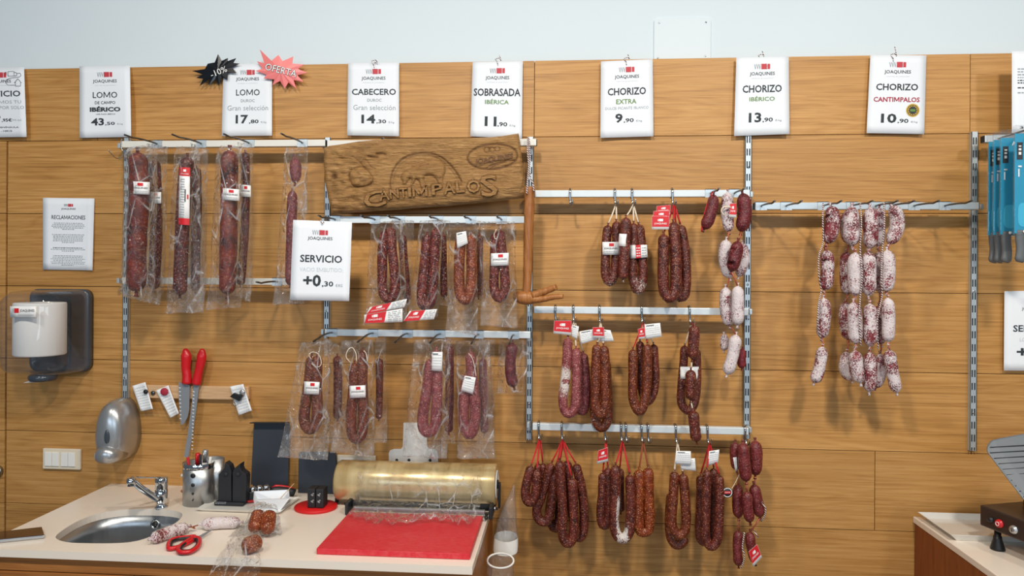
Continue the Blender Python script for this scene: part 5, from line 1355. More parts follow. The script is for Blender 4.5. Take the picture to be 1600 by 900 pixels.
# hand sharpener with rollers
a_ = T(388, 783, zp); b_ = T(460, 776, zp)
t = thing('knife_sharpener', 'long black and red pull through knife sharpener with three silver rollers, behind the paper box', 'knife sharpener', (a_+b_)/2)
ax = (b_-a_).normalized(); up = Vector((0, 0, 1)); sd = ax.cross(up)
def along(l, s, z): return a_ + ax*l + sd*s + up*z
L_ = (b_-a_).length
mb = MB(); mb.hexa([along(0, -.018, .001), along(.06, -.018, .001), along(.06, .018, .001), along(0, .018, .001), along(.002, -.015, .030), along(.06, -.015, .030), along(.06, .015, .030), along(.002, .015, .030)]); part(t, 'head', mb, m_black, bevel=.003)
mb = MB(); mb.tube(smooth_path([along(.061, 0, .020), along(L_*.6, 0, .024), along(L_*.85, 0, .018), along(L_, 0, .010)], .01), [.012]*3+[.011]*30 and .0115, 12); part(t, 'handle', mb, m_black)
mb = MB(); mb.tube(smooth_path([along(.064, -.002, .031), along(L_*.6, -.002, .0355), along(L_*.85, -.002, .029), along(L_*.99, -.002, .020)], .01), .0035, 8); part(t, 'grip_stripe', mb, m_redp)
mb = MB(); mb.hexa([along(-.002, .019, .002), along(.05, .019, .002), along(.05, .021, .002), along(-.002, .021, .002), along(-.002, .019, .008), along(.05, .019, .008), along(.05, .021, .008), along(-.002, .021, .008)]); part(t, 'side_stripe', mb, m_redp)
for k in range(3):
    mb = MB(); mb.lathe([(.001, -.014), (.009, -.014), (.009, .014), (.001, .014)], along(.012+.018*k, 0, .034), sd, 16); part(t, 'roller', mb, m_chrome)
# paper box
zb_ = zp
q_ = [T(399, 796, zb_), T(438, 798, zb_), T(443, 787, zb_), T(405, 786, zb_)]
topz = ZT+.040
tq = [T(396, 780.5, topz), T(452.5, 778.5, topz), T(451.5, 765, topz), T(397, 767.5, topz)]
t = thing('paper_box', 'open white folded paper box with tapered sides on the tray', 'paper box', sum(q_, Vector())/4)
mb = MB(); c_ = sum(tq, Vector())/4; inn = [c_+(p-c_)*.975 for p in tq]; cb_ = sum(q_, Vector())/4; inb = [cb_+(p-cb_)*.96+Vector((0, 0, .0012)) for p in q_]
mb.add(q_+tq+inn+inb, [(3, 2, 1, 0), (12, 13, 14, 15)] + [(a*4+i, a*4+(i+1) % 4, (a+1)*4+(i+1) % 4, (a+1)*4+i) for a in range(3) for i in range(4)]); part(t, 'folded_card', mb, m_paper)
t2 = MB(); t2.tube([T(428, 790, ZT+.006), W(459.5, 755.5, -tq[2].y)], .0012, 6); solo('bamboo_skewer', t2, m_strip, 'thin bamboo skewer leaning out of the white paper box', 'skewer')

# ---------------------------------------------------------------- black boards, red disc, block
def panel(label, tl, tr, br, bl, dtop, dbot, lip):
    P = [W(*tl, dtop), W(*tr, dtop), W(*br, dbot), W(*bl, dbot)]; zb = ZT+.0006
    for i, j in ((3, 0), (2, 1)): k = (zb-P[j].z)/(P[i].z-P[j].z); P[i] = P[j].lerp(P[i], k)
    t = thing('leaning_board', label, 'board', (P[2]+P[3])/2)
    mb = MB(); mb.prism(P, (0, -.004, 0)); part(t, 'sheet', mb, m_board, bevel=.001)
    if lip:
        mb = MB(); a, b = P[0], P[1]; f = Vector((0, -.030, .004)); mb.prism([a, b, b+f+Vector((.002, 0, 0)), a+f+Vector((-.002, 0, 0))], (0, 0, -.003)); part(t, 'top_lip', mb, m_black, bevel=.0008)
panel('tall black panel with a bent top lip leaning against the oak wall', (397.5, 659), (453, 659), (450.5, 778), (391.5, 778), .012, .045, True)
panel('shorter black panel behind the red disc, its top under a plastic bag', (467.5, 706), (525, 706), (528, 786), (466, 786), .012, .04, False)
c_ = lvl(493.5, 794); mb = MB(); r_ = 33*S(-c_.y, 493); n = 40; pr = [(r_*.98, 0.0003), (r_, .002), (r_, .006), (r_*.98, .008), (.0005, .0082)]; mb.lathe(pr, c_, n=n)
for i, v in enumerate(mb.v): mb.v[i] = (v[0], c_.y+(v[1]-c_.y)*.92, v[2])
solo('red_disc', mb, m_sponge, 'flat round bright red disc under the small black block', 'disc')
b = T(496, 791, ZT+.0085); dd = -b.y
t = thing('black_block', 'small black block with four silver marks on the red disc', 'block', b)
p0, p1 = W(480, 790, dd+.017), W(505, 790, dd+.017); zz0, zz1 = b.z+.0003, b.z+.052
xm = (p0.x+p1.x)/2
for a, c in ((p0.x, xm-.001), (xm+.001, p1.x)):
    mb = MB(); mb.span(a, c, b.y-.017, b.y+.02, zz0, zz1); part(t, 'half', mb, m_black, bevel=.002)
for i, x in enumerate(((p0.x*.72+xm*.28), (p0.x*.28+xm*.72)) and (p0.x+.014, xm+.010)):
    for z in (.018, .036):
        mb = MB(); mb.box((x, b.y-.0178, b.z+z), (.007, .0016, .0035), rot=Matrix.Rotation(.6, 3, 'Y')); mb.box((x+.003, b.y-.0178, b.z+z+.004), (.004, .0016, .003), rot=Matrix.Rotation(-.5, 3, 'Y')); part(t, 'silver_mark', mb, m_silver)

# ---------------------------------------------------------------- wall fittings behind the roll
def plate(label, name, cat, x0, y0, x1, y1, d, mat, inset=None):
    a, b = W(x0, y0, 0), W(x1, y1, 0); t = thing(name, label, cat, ((a.x+b.x)/2, 0, b.z)); mb = MB(); mb.span(a.x, b.x, -d, -.0006, b.z, a.z); part(t, 'frame', mb, mat, bevel=.002); return t, a, b
t, a, b = plate('cream wall socket frame half hidden behind the golden roll', 'wall_socket', 'socket', 528, 709.5, 588, 742, .010, m_cream)
for k in range(2):
    mb = MB(); mb.span(lerp(a.x, b.x, .08+.44*k), lerp(a.x, b.x, .46+.44*k), -.0118, -.0101, b.z+.008, a.z-.008); part(t, 'socket_insert', mb, m_whitep, bevel=.001)
t, a, b = plate('cream double light switch on the oak panel left of the soap dispenser', 'light_switch', 'light switch', 70, 699.5, 128.5, 733, .009, m_cream)
mb = MB(); mb.span(lerp(a.x, b.x, .06), lerp(a.x, b.x, .90), -.0098, -.0091, b.z+.008, a.z-.0085); part(t, 'insert', mb, m_cream)
for k in range(4):
    u0 = (.075, .265, .50, .69)[k]; mb = MB(); mb.span(lerp(a.x, b.x, u0), lerp(a.x, b.x, u0+.178), -.0125, -.0099, b.z+.010, a.z-.0105); part(t, 'rocker', mb, m_whitep, bevel=.001)
a, b = W(608, 703, 0), W(685, 742, 0); t = thing('wall_bracket', 'white plastic wall bracket behind the golden film roll', 'bracket', ((a.x+b.x)/2, 0, b.z))
P = []
for x, y in ((608, 742), (608, 708), (610, 703), (616, 701), (627, 701), (630, 697), (631, 660), (667, 660), (668, 697), (671, 701), (680, 701), (684, 704), (685, 710), (685, 742)):
    w = W(x, y, 0); P.append(Vector((w.x, -.0006, w.z)))
mb = MB(); mb.prism(P, (0, -.006, 0)); part(t, 'back_plate', mb, m_whitep, bevel=.0015)
for x in (620, 639, 672):
    p = W(x, 719, .0068); mb = MB(); mb.lathe([(.0001, .002), (.004, .0015), (.0045, 0)], p, (0, -1, 0), 12); part(t, 'screw', mb, m_black)

# ---------------------------------------------------------------- film dispenser and roll
dc = .112; A0, A1 = W(529, 752.5, dc), W(776, 753.5, dc); rz = (A0.z+A1.z)/2; Rr = .0555
t = thing('film_roll', 'large golden roll of cling film on the dispenser', 'cling film roll', ((A0.x+A1.x)/2, -dc, rz-Rr), None)
mb = MB(); L_ = A1.x-A0.x
mb.lathe([(.018, .10), (.018, 0.004), (Rr-.004, .0), (Rr, .006), (Rr, L_-.002), (Rr-.003, L_), (.030, L_), (.030, L_-.05)], (A0.x, -dc, rz), (1, 0, 0), 56, cap=False); part(t, 'wound_film', mb, m_goldroll)
mb = MB(); mb.lathe([(.030, L_-.03), (.038, L_-.03), (.038, L_+.003), (.034, L_+.003), (.034, L_-.03)], (A0.x, -dc, rz), (1, 0, 0), 32, cap=False); part(t, 'core_tube', mb, m_whitep)
xa, xb = W(566, 760, dc).x, W(757, 760, dc).x
d1, d2 = .180, .206
B0, B1 = W(551, 788, d1), W(765, 791, d1); zb1 = (B0.z+B1.z)/2
C0, C1 = W(553, 796, d2), W(758, 799, d2); zc1 = (C0.z+C1.z)/2
_pr = [(-dc-(Rr+.0022)*math.cos(a_), rz+(Rr+.0022)*math.sin(a_)) for a_ in [math.radians(q_) for q_ in (40, 25, 10, 0)]]
_pr += [(-d1-.002, zb1+.013), (-d2+.002, zc1+.011), (-d2-.009, zc1+.006), (-d2-.016, zc1-.004), (-.245, ZT+.0185), (-.285, ZT+.0190), (-.335, ZT+.0190)]
_sl = np.r_[0, np.cumsum([math.hypot(b[0]-a[0], b[1]-a[1]) for a, b in zip(_pr, _pr[1:])])]
def sheetfn(u, v):
    x = lerp(xa, xb, u); fr2 = 1-.18*(.5+.5*math.sin(u*9+1.2)) - .10*noise.noise(Vector((u*14, 0, 5)))
    L = _sl[-1]*min(1, v*fr2); y = float(np.interp(L, _sl, [p[0] for p in _pr])); z = float(np.interp(L, _sl, [p[1] for p in _pr]))
    zz_ = Vector((u*13, v*9, 1)); k = v*v
    n1 = abs(noise.noise(zz_*1.3)); n2 = abs(noise.noise(zz_*3.1)); n3 = noise.noise(zz_*2)
    return Vector((lerp(x, (xa+xb)/2, .07*k)+n3*.006*k, y-(n1*.010+n2*.004)*(.15+k*.6), z+(n1*.024+n2*.014)*(.06+k)))
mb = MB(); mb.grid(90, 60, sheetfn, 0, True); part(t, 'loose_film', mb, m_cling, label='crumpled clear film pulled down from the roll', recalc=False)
t = thing('film_dispenser', 'black and grey film dispenser with cutter bar under the golden roll', 'film dispenser', ((A0.x+A1.x)/2, -.15, ZT))
mb = MB(); mb.lathe([(.001, 0), (.0095, 0), (.0095, B1.x-B0.x), (.001, B1.x-B0.x)], (B0.x, -d1, zb1), (1, 0, 0), 24); part(t, 'feed_roller', mb, m_black)
mb = MB(); mb.span(C0.x, C1.x, -d2-.006, -d2+.006, zc1-.006, zc1+.006); part(t, 'cutter_bar', mb, m_silver, bevel=.002)
for i, x in enumerate((B0.x-.006, B1.x+.006)):
    mb = MB(); mb.span(x-.005, x+.005, -d2-.010, -dc-Rr-.0045, ZT+.0005, zb1+.012); mb.span(x-.0049, x+.0049, -dc-Rr-.006, -.030, ZT+.0005, ZT+.008); part(t, 'end_bracket', mb, m_black, bevel=.003)
    s_ = -1 if i == 0 else 1
    mb = MB(); mb.lathe([(.007, 0), (.007, .006), (.004, .006), (.004, .012)], (x+s_*.005, -d1, zb1-.003), (s_, 0, 0), 6); part(t, 'bolt', mb, m_hook)
mb = MB(); mb.tube([Vector((B1.x-.004, -d2-.012-.004*k, zc1-.001-.003*k)) for k in range(4)], [.005, .0035, .005, .0035], 8); part(t, 'spring', mb, m_rubber)
for i, x in enumerate((A0.x-.004, A1.x+.008)):
    mb = MB(); mb.span(x-.003, x+.003, -dc-.012, -dc+.012, ZT+.0005, rz+.004); part(t, 'roll_support', mb, m_black, bevel=.002)
mb = MB(); mb.lathe([(.0001, 0), (.012, 0), (.012, A1.x-A0.x+.006), (.0001, A1.x-A0.x+.006)], (A0.x-.001, -dc, rz), (1, 0, 0), 16); part(t, 'axle', mb, m_black)
zr_ = ZT+.0142
P = [T(544.5, 801, zr_), T(752, 804.5, zr_), T(738, 864, zr_), T(493, 858.5, zr_)]
P[0].y = P[1].y = min((P[0].y+P[1].y)/2, -d2-.014); P[2].y = P[3].y = (P[2].y+P[3].y)/2
P[0].x = P[3].x = (P[0].x*.35+P[3].x*.65); P[1].x = P[2].x = min(xR_-.004, (P[1].x+P[2].x)/2)
mb = MB(); mb.prism(P, (0, 0, -.0137)); solo('cutting_board', mb, m_redb, 'scratched red plastic cutting board in front of the film dispenser', 'cutting board', bevel=.0015)

# ---------------------------------------------------------------- things lying on the worktop
P = [T(-60, 849, ZT+.009), T(-60, 838, ZT+.009), T(66, 823.5, ZT+.009), T(70, 836, ZT+.009)]
c_ = sum(P, Vector())/4; t = thing('smartphone', 'dark glossy smartphone lying at the left end of the worktop', 'phone', (c_.x, c_.y, ZT))
mb = MB(); mb.prism(P, (0, 0, -.0085)); part(t, 'frame', mb, m_silver, bevel=.003)
mb = MB(); mb.prism([c_+(p-c_)*.985+Vector((0, 0, .0003)) for p in P], (0, 0, .0006)); part(t, 'screen', mb, m_glassy)
r1 = 8.6
za = ZT+.0158
def cured(px0, px1, r): return [T(px0[0], px0[1], za), T((px0[0]+px1[0])/2, (px0[1]+px1[1])/2-.6, za), T(px1[0], px1[1], za)]
pa, pb = cured((236, 842), (294, 823), 9), cured((315, 819), (375, 816), 9.5)
t = thing('sausage_string', 'pair of netted mouldy sausages tied end to end on the worktop beside the sink', 'sausage', (pa[2]+pb[0])/2 - Vector((0, 0, .015)))
for k, P in enumerate((pa, pb)):
    mb = MB(); sausage(mb, P, .0145, 0, .10, 1.1, seed=40+k, mould_fn=(lambda p, u: .56) if k == 0 else (lambda p, u: .64)); part(t, 'link', mb, m_fuet)
    mb = MB(); path = smooth_path(P, .0016); N = len(path)
    for ph in (0, math.pi):
        cs = []
        for i in range(4, N-4):
            tg = (path[i+1]-path[i-1]).normalized(); a = tg.orthogonal().normalized(); c = tg.cross(a); w = i*.42+ph; cs.append(path[i]+(a*math.cos(w)+c*math.sin(w))*.0152*min(1, .55+min(i, N-i)/16))
        mb.tube(cs, .00045, 5)
    part(t, 'net', mb, m_tw_w)
mb = MB(); a, b = pa[2], pb[0]; mb.tube(smooth_path([a, a.lerp(b, .4)+Vector((0, 0, -.004)), a.lerp(b, .6)+Vector((0, -.006, -.006)), a.lerp(b, .5)+Vector((-.006, 0, -.004)), b], .003), .0016, 6); part(t, 'knot', mb, m_tw_o)
# scissors
zs = ZT+.0065
t = thing('scissors', 'red handled scissors with black inner grips lying open on the worktop', 'scissors', T(290, 850, ZT))
for k, (pts) in enumerate(([(263, 852), (266, 845.5), (278, 841), (293, 839.5), (304, 838.5), (299, 845), (287, 851), (274, 856), (264, 857)],
                           [(278, 860), (281, 854), (290, 847), (301, 841), (310, 841), (312, 847), (308, 855), (297, 862), (283, 863)])):
    zz_ = zs+.0015*k; Q = [T(x, y, zz_) for x, y in pts]; Q = smooth_path(Q+[Q[0]], .004)
    mb = MB(); mb.tube(Q, .0052, 10, caps=False); part(t, 'handle', mb, m_redp)
    c_ = sum(Q, Vector())/len(Q); mb = MB(); mb.tube([c_+(p-c_)*.80 for p in Q], .0036, 8, caps=False); part(t, 'inner_grip', mb, m_rubber)
pv = T(310, 841, zs)
for k, (e, w, m) in enumerate(((T(331, 828, zs), .006, m_kb), (T(328, 829.5, zs+.002), .0055, m_kb))):
    e = Vector((e.x, e.y, ZT+.006+.002*k)); dv = (e-pv).normalized(); sd = Vector((-dv.y, dv.x, 0))*w; s0 = pv - dv*.012; mb = MB(); z_ = Vector((0, 0, .0016*k))
    mb.prism([s0+sd*.8+z_, s0-sd*.8+z_, e-sd*.3+z_, e+sd*.1+z_], (0, 0, .0015)); part(t, 'blade', mb, m)
mb = MB(); mb.lathe([(.0001, .002), (.003, .002), (.004, 0)], pv+Vector((-.001, 0, .003)), n=12); part(t, 'pivot', mb, m_hook)
# opened bags with chorizo ends
def drape(label, quad, lumps, mat, ends, seed, over=0.0):
    """quad: seen corners on the worktop; lumps: (casing path in the world, radius)"""
    G = [T(x, y, ZT+.001) for x, y in quad]
    t = thing('bagged_chorizo', label, 'bagged sausage', sum(G, Vector())/4 - Vector((0, 0, .001)), 'opened bags on the worktop')
    tubes = []
    for k, (P, r) in enumerate(lumps):
        mb = MB(); sausage(mb, P, r, 0, .09, .7, 0, seed=seed+k, nub=False); part(t, 'casing', mb, mat); tubes += [(p, r) for p in smooth_path(P, r*.5)]
    for side in (0, 1):
        def fn(u, v):
            p = (G[0]*(1-u)+G[1]*u)*(1-v) + (G[3]*(1-u)+G[2]*u)*v
            h = 0
            for c, r in tubes:
                q = math.hypot(p.x-c.x, p.y-c.y)/(r*2.0)
                if q < 1: h = max(h, (c.z-ZT+r*1.1)*math.sqrt(1-q*q)*.98)
            nz = abs(noise.noise(Vector((u*7, v*7, seed))))*.010 + abs(noise.noise(Vector((u*17, v*15, seed+3))))*.005
            e = min(1, min(u, 1-u, v, 1-v)*10+.15)
            z = (h + nz)*e if side == 0 else .0004
            p = p + Vector((noise.noise(Vector((v*5, seed, 2)))*.006, noise.noise(Vector((u*5, seed, 7)))*.006, z))
            if p.y < yF and over: p.z -= (yF-p.y)*over
            return p
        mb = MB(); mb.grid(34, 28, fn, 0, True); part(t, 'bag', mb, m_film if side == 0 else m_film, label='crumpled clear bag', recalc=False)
        if over: break
    return t
za = ZT+.021
drape('opened bag with two orange chorizo stubs standing against the paper box', [(386, 812), (437, 806), (440, 836), (356, 839)],
    [([T(396, 830, ZT+.018), T(401, 814, ZT+.034), T(406, 798, ZT+.052)], .0175), ([T(417, 832, ZT+.018), T(419, 816, ZT+.034), T(422, 800, ZT+.050)], .0175)], m_ch_orange, None, 50)
drape('opened bag with one chorizo end, its flap hanging over the worktop front edge', [(372, 839), (412, 838), (404, 898), (318, 890)],
    [([T(377, 855, ZT+.018), T(391, 851, ZT+.021), T(406, 846, ZT+.020)], .0195)], m_ch_orange, None, 54, over=.55)

# ---------------------------------------------------------------- knife strip, receipts, magnets, knives
a, b = W(213, 602, .016), W(388, 623, .016); zk0, zk1 = W(300, 623.5, .016).z, W(300, 603, .016).z
mb = MB(); mb.span(a.x, b.x, -.016, -.0006, zk0, zk1); solo('magnetic_knife_strip', mb, m_strip, 'pale wooden magnetic strip holding two red handled knives and receipts', 'knife strip', bevel=.002)
def receipt(label, c, seed, d=.0185):
    t = thing('receipt', label, 'receipt', W((c[2][0]+c[3][0])/2, (c[2][1]+c[3][1])/2, d), 'receipts on the knife strip')
    sh = Sheet(*c, d, lambda u, v: .010*max(0, v-.45)**1.5*(1+u) + .004*(2*u-1)**2)
    mb = MB(); sh.paper(mb, 6, 12, .0003); part(t, 'paper', mb, m_receipt); mb = MB(); text_rows(sh, mb, .12, .88, .12, .9, 9, 2, seed); part(t, 'print', mb, [m_wht, m_red, m_inkl, m_inkl], recalc=False)
receipt('receipt at the left end of the knife strip, next to the soap dispenser', ((206.5, 603), (227, 597), (239, 639), (220, 642.5)), 1)
receipt('receipt under the round red magnet beside the wide knife', ((243.5, 610), (263, 602), (279.5, 646), (266, 653)), 2)
receipt('receipt under the black clip at the right end of the knife strip', ((359, 604), (380, 600), (393.5, 641.5), (373, 649)), 3)
def magnet(label, px, py, r, mat, d=.0235, h=.005):
    p = W(px, py, d); mb = MB(); rr = r*S(d, px); mb.lathe([(.0001, h), (rr*.75, h), (rr, h*.5), (rr, 0), (.0001, 0)], p, (0, -1, 0), 24); solo('magnet', mb, mat, label, 'magnet', 'magnets on the knife strip', base=p)
magnet('small dark magnet pinning the left receipt', 228, 612, 3.6, m_rubber)
magnet('small bronze magnet on bare wood between the two left receipts', 239.5, 614, 3.6, m_prong, d=.0164)
magnet('round red magnet pinning a receipt', 257, 612, 6.0, m_maroon)
magnet('round silver magnet above the black clip', 379, 613, 4.6, m_silver)
p = W(370, 620, .0245); t = thing('binder_clip', 'small black binder clip pinning the right receipt', 'clip', p)
mb = MB(); mb.prism([W(361, 619, .024), W(367, 613.5, .024), W(380, 618, .024), W(376, 626.5, .024)], (0, -.009, 0)); part(t, 'jaw', mb, m_rubber, bevel=.001)
mb = MB(); mb.tube(smooth_path([W(366, 624, .03), W(365, 631, .033), W(369, 634, .034), W(372, 629, .032), W(371, 625, .03)], .002), .0009, 6); part(t, 'wire_handle', mb, m_hook)
def knife(label, handle, blade, d, scallops):
    t = thing('kitchen_knife', label, 'knife', W(*blade[len(blade)//2], d), 'red handled knives')
    Q = [W(x, y, d) for x, y, r in handle]; path = smooth_path(Q, .004); rs = [h[2]*1.1*S(d, 300) for h in handle]; N = len(path)
    mb = MB(); R_ = [float(np.interp(i/(N-1), np.linspace(0, 1, len(rs)), rs)) for i in range(N)]; R_[0] *= .55; R_[-1] *= .8
    mb.tube(path, R_, 14)
    y0 = -d
    for i, v in enumerate(mb.v): mb.v[i] = (v[0], y0+(v[1]-y0)*.8, v[2])
    part(t, 'handle', mb, m_redp)
    mb = MB(); mb.prism([W(x, y, d-.001) for x, y in blade], (0, .0018, 0)); part(t, 'blade', mb, m_kb)
    for k, (x, y, w, a) in enumerate(scallops):
        p = W(x, y, d-.0008); mb = MB(); mb.box(p, (w*S(d, 300), .0008, .0022), rot=Matrix.Rotation(a, 3, 'Y')); part(t, 'hollow_glint', mb, m_wht)  # white bars paint the shine of the ground hollows
knife('wide bladed knife with red handle, tip down on the strip', [(287, 546, 3.5), (290, 550, 7.6), (291, 560, 6.9), (290.5, 575, 6.4), (292, 588, 6.6), (292, 600, 7.6)],
      [(279, 597), (296.5, 602), (295.5, 640), (293, 652), (288, 661), (283, 664.5), (281.5, 655), (279.5, 625)], .026, [(281+.14*k, 606+k*6, 2.8, .12) for k in range(9)])
knife('long narrow bladed knife with red handle beside the wide one', [(318, 545.5, 3.5), (316, 550, 7.0), (314.5, 562, 6.4), (311, 578, 5.8), (308.5, 590, 6.2), (306.5, 601, 6.8)],
      [(302.5, 602), (311, 602.5), (306.5, 640), (300.5, 680), (294.5, 713), (292.5, 716), (287.5, 713.5), (293, 680), (298.5, 640)], .030, [(302.6-.125*k*1.02, 612+k*5.6, 2.8, .25) for k in range(17)])

# ---------------------------------------------------------------- soap dispenser
bc = (196, 667)
def egg(cx, cy, rx, ry, d, n=40, sq=2.3):
    P = []
    for i in range(n):
        a = 2*math.pi*i/n; c, s = math.cos(a), math.sin(a)
        ex = math.copysign(abs(c)**(2/sq), c); ey = math.copysign(abs(s)**(2/sq), s)
        w = 1 + .10*ey
        o = W(cx, cy, 0); k = S(0, cx); P.append(Vector((o.x+rx*k*ex*w, -d, o.z-ry*k*ey)))
    return P
t = thing('soap_dispenser', 'silver egg shaped soap dispenser on the oak panel', 'soap dispenser', W(196, 716, .04))
mb = MB(); n = 40; R_ = []
for d, rx, ry, dy in ((.0006, 25.5, 48, 0), (.03, 25.5, 48, 0), (.055, 24.5, 46.5, 0), (.078, 22.0, 42, 0), (.092, 17.5, 34, 1), (.099, 10, 20, 2), (.101, 2, 4, 3)): R_ += egg(196.5, 667+dy, rx, ry, d)
mb.add(R_, [(a*n+i, a*n+(i+1) % n, (a+1)*n+(i+1) % n, (a+1)*n+i) for a in range(6) for i in range(n)] + [list(range(n))[::-1], [6*n+i for i in range(n)]], 0, True); part(t, 'shell', mb, m_silver)
mb = MB(); R_ = []
for d, rx, ry in ((.050, 19, 14), (.088, 18.5, 14), (.105, 16, 12.5), (.116, 10.5, 8.5), (.119, 2, 2)): R_ += egg(197.5, 698, rx, ry, d)
mb.add(R_, [(a*n+i, a*n+(i+1) % n, (a+1)*n+(i+1) % n, (a+1)*n+i) for a in range(4) for i in range(n)] + [list(range(n))[::-1], [4*n+i for i in range(n)]], 0, True); part(t, 'push_lever', mb, m_silver)
mb = MB(); R_ = []
for d, k in ((.090, 1.15), (.1022, 1.0), (.1036, .75), (.1038, .1)): R_ += egg(200, 670.5, 3.9*k, 10.2*k, d, sq=2)
mb.add(R_, [(a*n+i, a*n+(i+1) % n, (a+1)*n+(i+1) % n, (a+1)*n+i) for a in range(3) for i in range(n)] + [[3*n+i for i in range(n)]], 0, True); part(t, 'level_window', mb, m_gel)

# ---------------------------------------------------------------- paper towel dispenser
a, b = W(54, 451, 0), W(146, 580, 0); xc, zc_ = (a.x+b.x)/2, (a.z+b.z)/2; hw, hh = (b.x-a.x)/2, (a.z-b.z)/2
TD = t = thing('towel_dispenser', 'smoked clear paper towel dispenser on the oak panel at left', 'towel dispenser', (xc, -.05, b.z))
def rr_ring(hw, hh, r, y, xo=0, zo=0, n=6):
    P = []
    for cx, cz, a0 in ((hw-r, hh-r, 0), (-hw+r, hh-r, 90), (-hw+r, -hh+r, 180), (hw-r, -hh+r, 270)):
        for k in range(n+1):
            a = math.radians(a0+90*k/n); P.append(Vector((xc+xo+cx+r*math.cos(a), y, zc_+zo+cz+r*math.sin(a))))
    return P
def loft(mb, rings, capa=True, capb=True, mat=0):
    n = len(rings[0]); vs = [p for r in rings for p in r]; fs = [(a*n+i, a*n+(i+1) % n, (a+1)*n+(i+1) % n, (a+1)*n+i) for a in range(len(rings)-1) for i in range(n)]
    if capa: fs.append(list(range(n))[::-1])
    if capb: fs.append([(len(rings)-1)*n+i for i in range(n)])
    mb.add(vs, fs, mat, True)
mb = MB(); loft(mb, [rr_ring(hw, hh, .025, -.0006), rr_ring(hw, hh, .025, -.020), rr_ring(hw-.003, hh-.003, .025, -.0235), rr_ring(hw-.016, hh-.016, .015, -.024), rr_ring(hw-.018, hh-.018, .015, -.012)]); part(t, 'back_housing', mb, m_gel)
mb = MB(); loft(mb, [rr_ring(hw-.002, hh-.002, .026, -.0242), rr_ring(hw-.003, hh-.003, .026, -.08), rr_ring(hw-.006, hh-.006, .03, -.13), rr_ring(hw-.016, hh-.014, .035, -.160), rr_ring(hw-.040, hh-.034, .03, -.172)], capa=False); part(t, 'clear_cover', mb, m_cover, label='see through smoked plastic cover')
mb = MB(); mb.lathe([(.034, 0), (.038, .006), (.038, .016), (.03, .020)], (xc-.01, -.075, b.z-.019), n=24); part(t, 'outlet', mb, m_gel)
mb = MB(); sh = Sheet((15.5, 478.5), (56.5, 478.5), (56.5, 496), (15.5, 496), .1755); sh.paper(mb, 4, 2); lb_ = part(t, 'label', mb, m_wht, label='white printed label')
mb = MB(); sh.rect(mb, .10, .2, .14, .55, 3); sh.rect(mb, .16, .18, .34, .60, 1); sh.text(mb, 'JOAQUINES', .65, .42, .56, .3, .01, 2); sh.line(mb, [(.3, .78), (.9, .78)], .7, 3); q_ = part(t, 'print', mb, TAGI, recalc=False); q_.parent = lb_
rc = Vector((xc-.004, -.095, zc_-.066))
t = thing('paper_roll', 'white paper towel roll inside the smoked dispenser', 'paper roll', rc)
mb = MB(); mb.lathe([(.018, 0), (.066, .0), (.068, .004), (.068, .150), (.066, .154), (.018, .154), (.018, 0)], rc, n=48, cap=False); part(t, 'wound_paper', mb, m_roll)
mb = MB(); ta = Vector((xc-.012, -.085, b.z-.0225)); tb = W(50, 594, .09)
mb.grid(5, 10, lambda u, v: ta.lerp(tb, v) + Vector(((u-.5)*lerp(.016, .050, v), (u-.5)*.01+.004*math.sin(u*9), (u-.5)*.016*v)), 0, True, thick=(0, .0008, 0)); part(TD, 'paper_tail', mb, m_roll)

# ---------------------------------------------------------------- rustic stick on twine
ds = .134; t = thing('wooden_fork_stick', 'rustic wooden stick with a branching fork at its lower end, beside the plaque', 'wooden stick', W(828, 474, ds))
mb = MB(); P = smooth_path([W(x, y, ds) for x, y in ((827.5, 292), (827, 320), (826, 360), (825, 400), (824, 440), (822, 462))], .006); N = len(P)
R_ = [(8.6 - 2.0*i/N + .7*noise.noise(Vector((i*.31, 0, 0))))*S(ds, 828) for i in range(N)]; mb.tube(P, R_, 14); part(t, 'shaft', mb, m_stick)
mb = MB(); P = smooth_path([W(806, 461, ds-.006), W(812, 464, ds), W(822, 465, ds), W(832, 466, ds), W(838, 466, ds)], .004); N = len(P); mb.tube(P, [S(ds)*(6.5+4.8*math.sin(math.pi*min(1, (i+.6)/N))+.8*noise.noise(Vector((i*.5, 3, 0)))) for i in range(N)], 14); part(t, 'knot_head', mb, m_stick)
for Q, r0, r1 in ((((833, 462), (846, 457), (860, 452), (869, 448.5)), 6.4, 4.4), (((833, 468), (848, 467), (864, 464), (880, 463)), 6.0, 3.6)):
    mb = MB(); P = smooth_path([W(x, y, ds+.006+.02*k/3) for k, (x, y) in enumerate(Q)], .005); N = len(P); mb.tube(P, [S(ds)*(lerp(r0, r1, i/N)+.5*noise.noise(Vector((i*.6, 7, 0)))) for i in range(N)], 12); part(t, 'prong', mb, m_stick)
mb = MB(); mb.tube(smooth_path([W(825, 214, .085), W(824.5, 235, .118), W(826, 260, .13), W(824, 285, .1465), W(823, 303, .151)], .006), .0024, 8); part(t, 'twine', mb, m_twine)
mb = MB(); mb.tube(smooth_path([W(826, 215, .085), W(828, 245, .12), W(827, 270, .13), W(833, 288, .147), W(834, 300, .151)], .006), .0020, 8); part(t, 'twine', mb, m_twine)

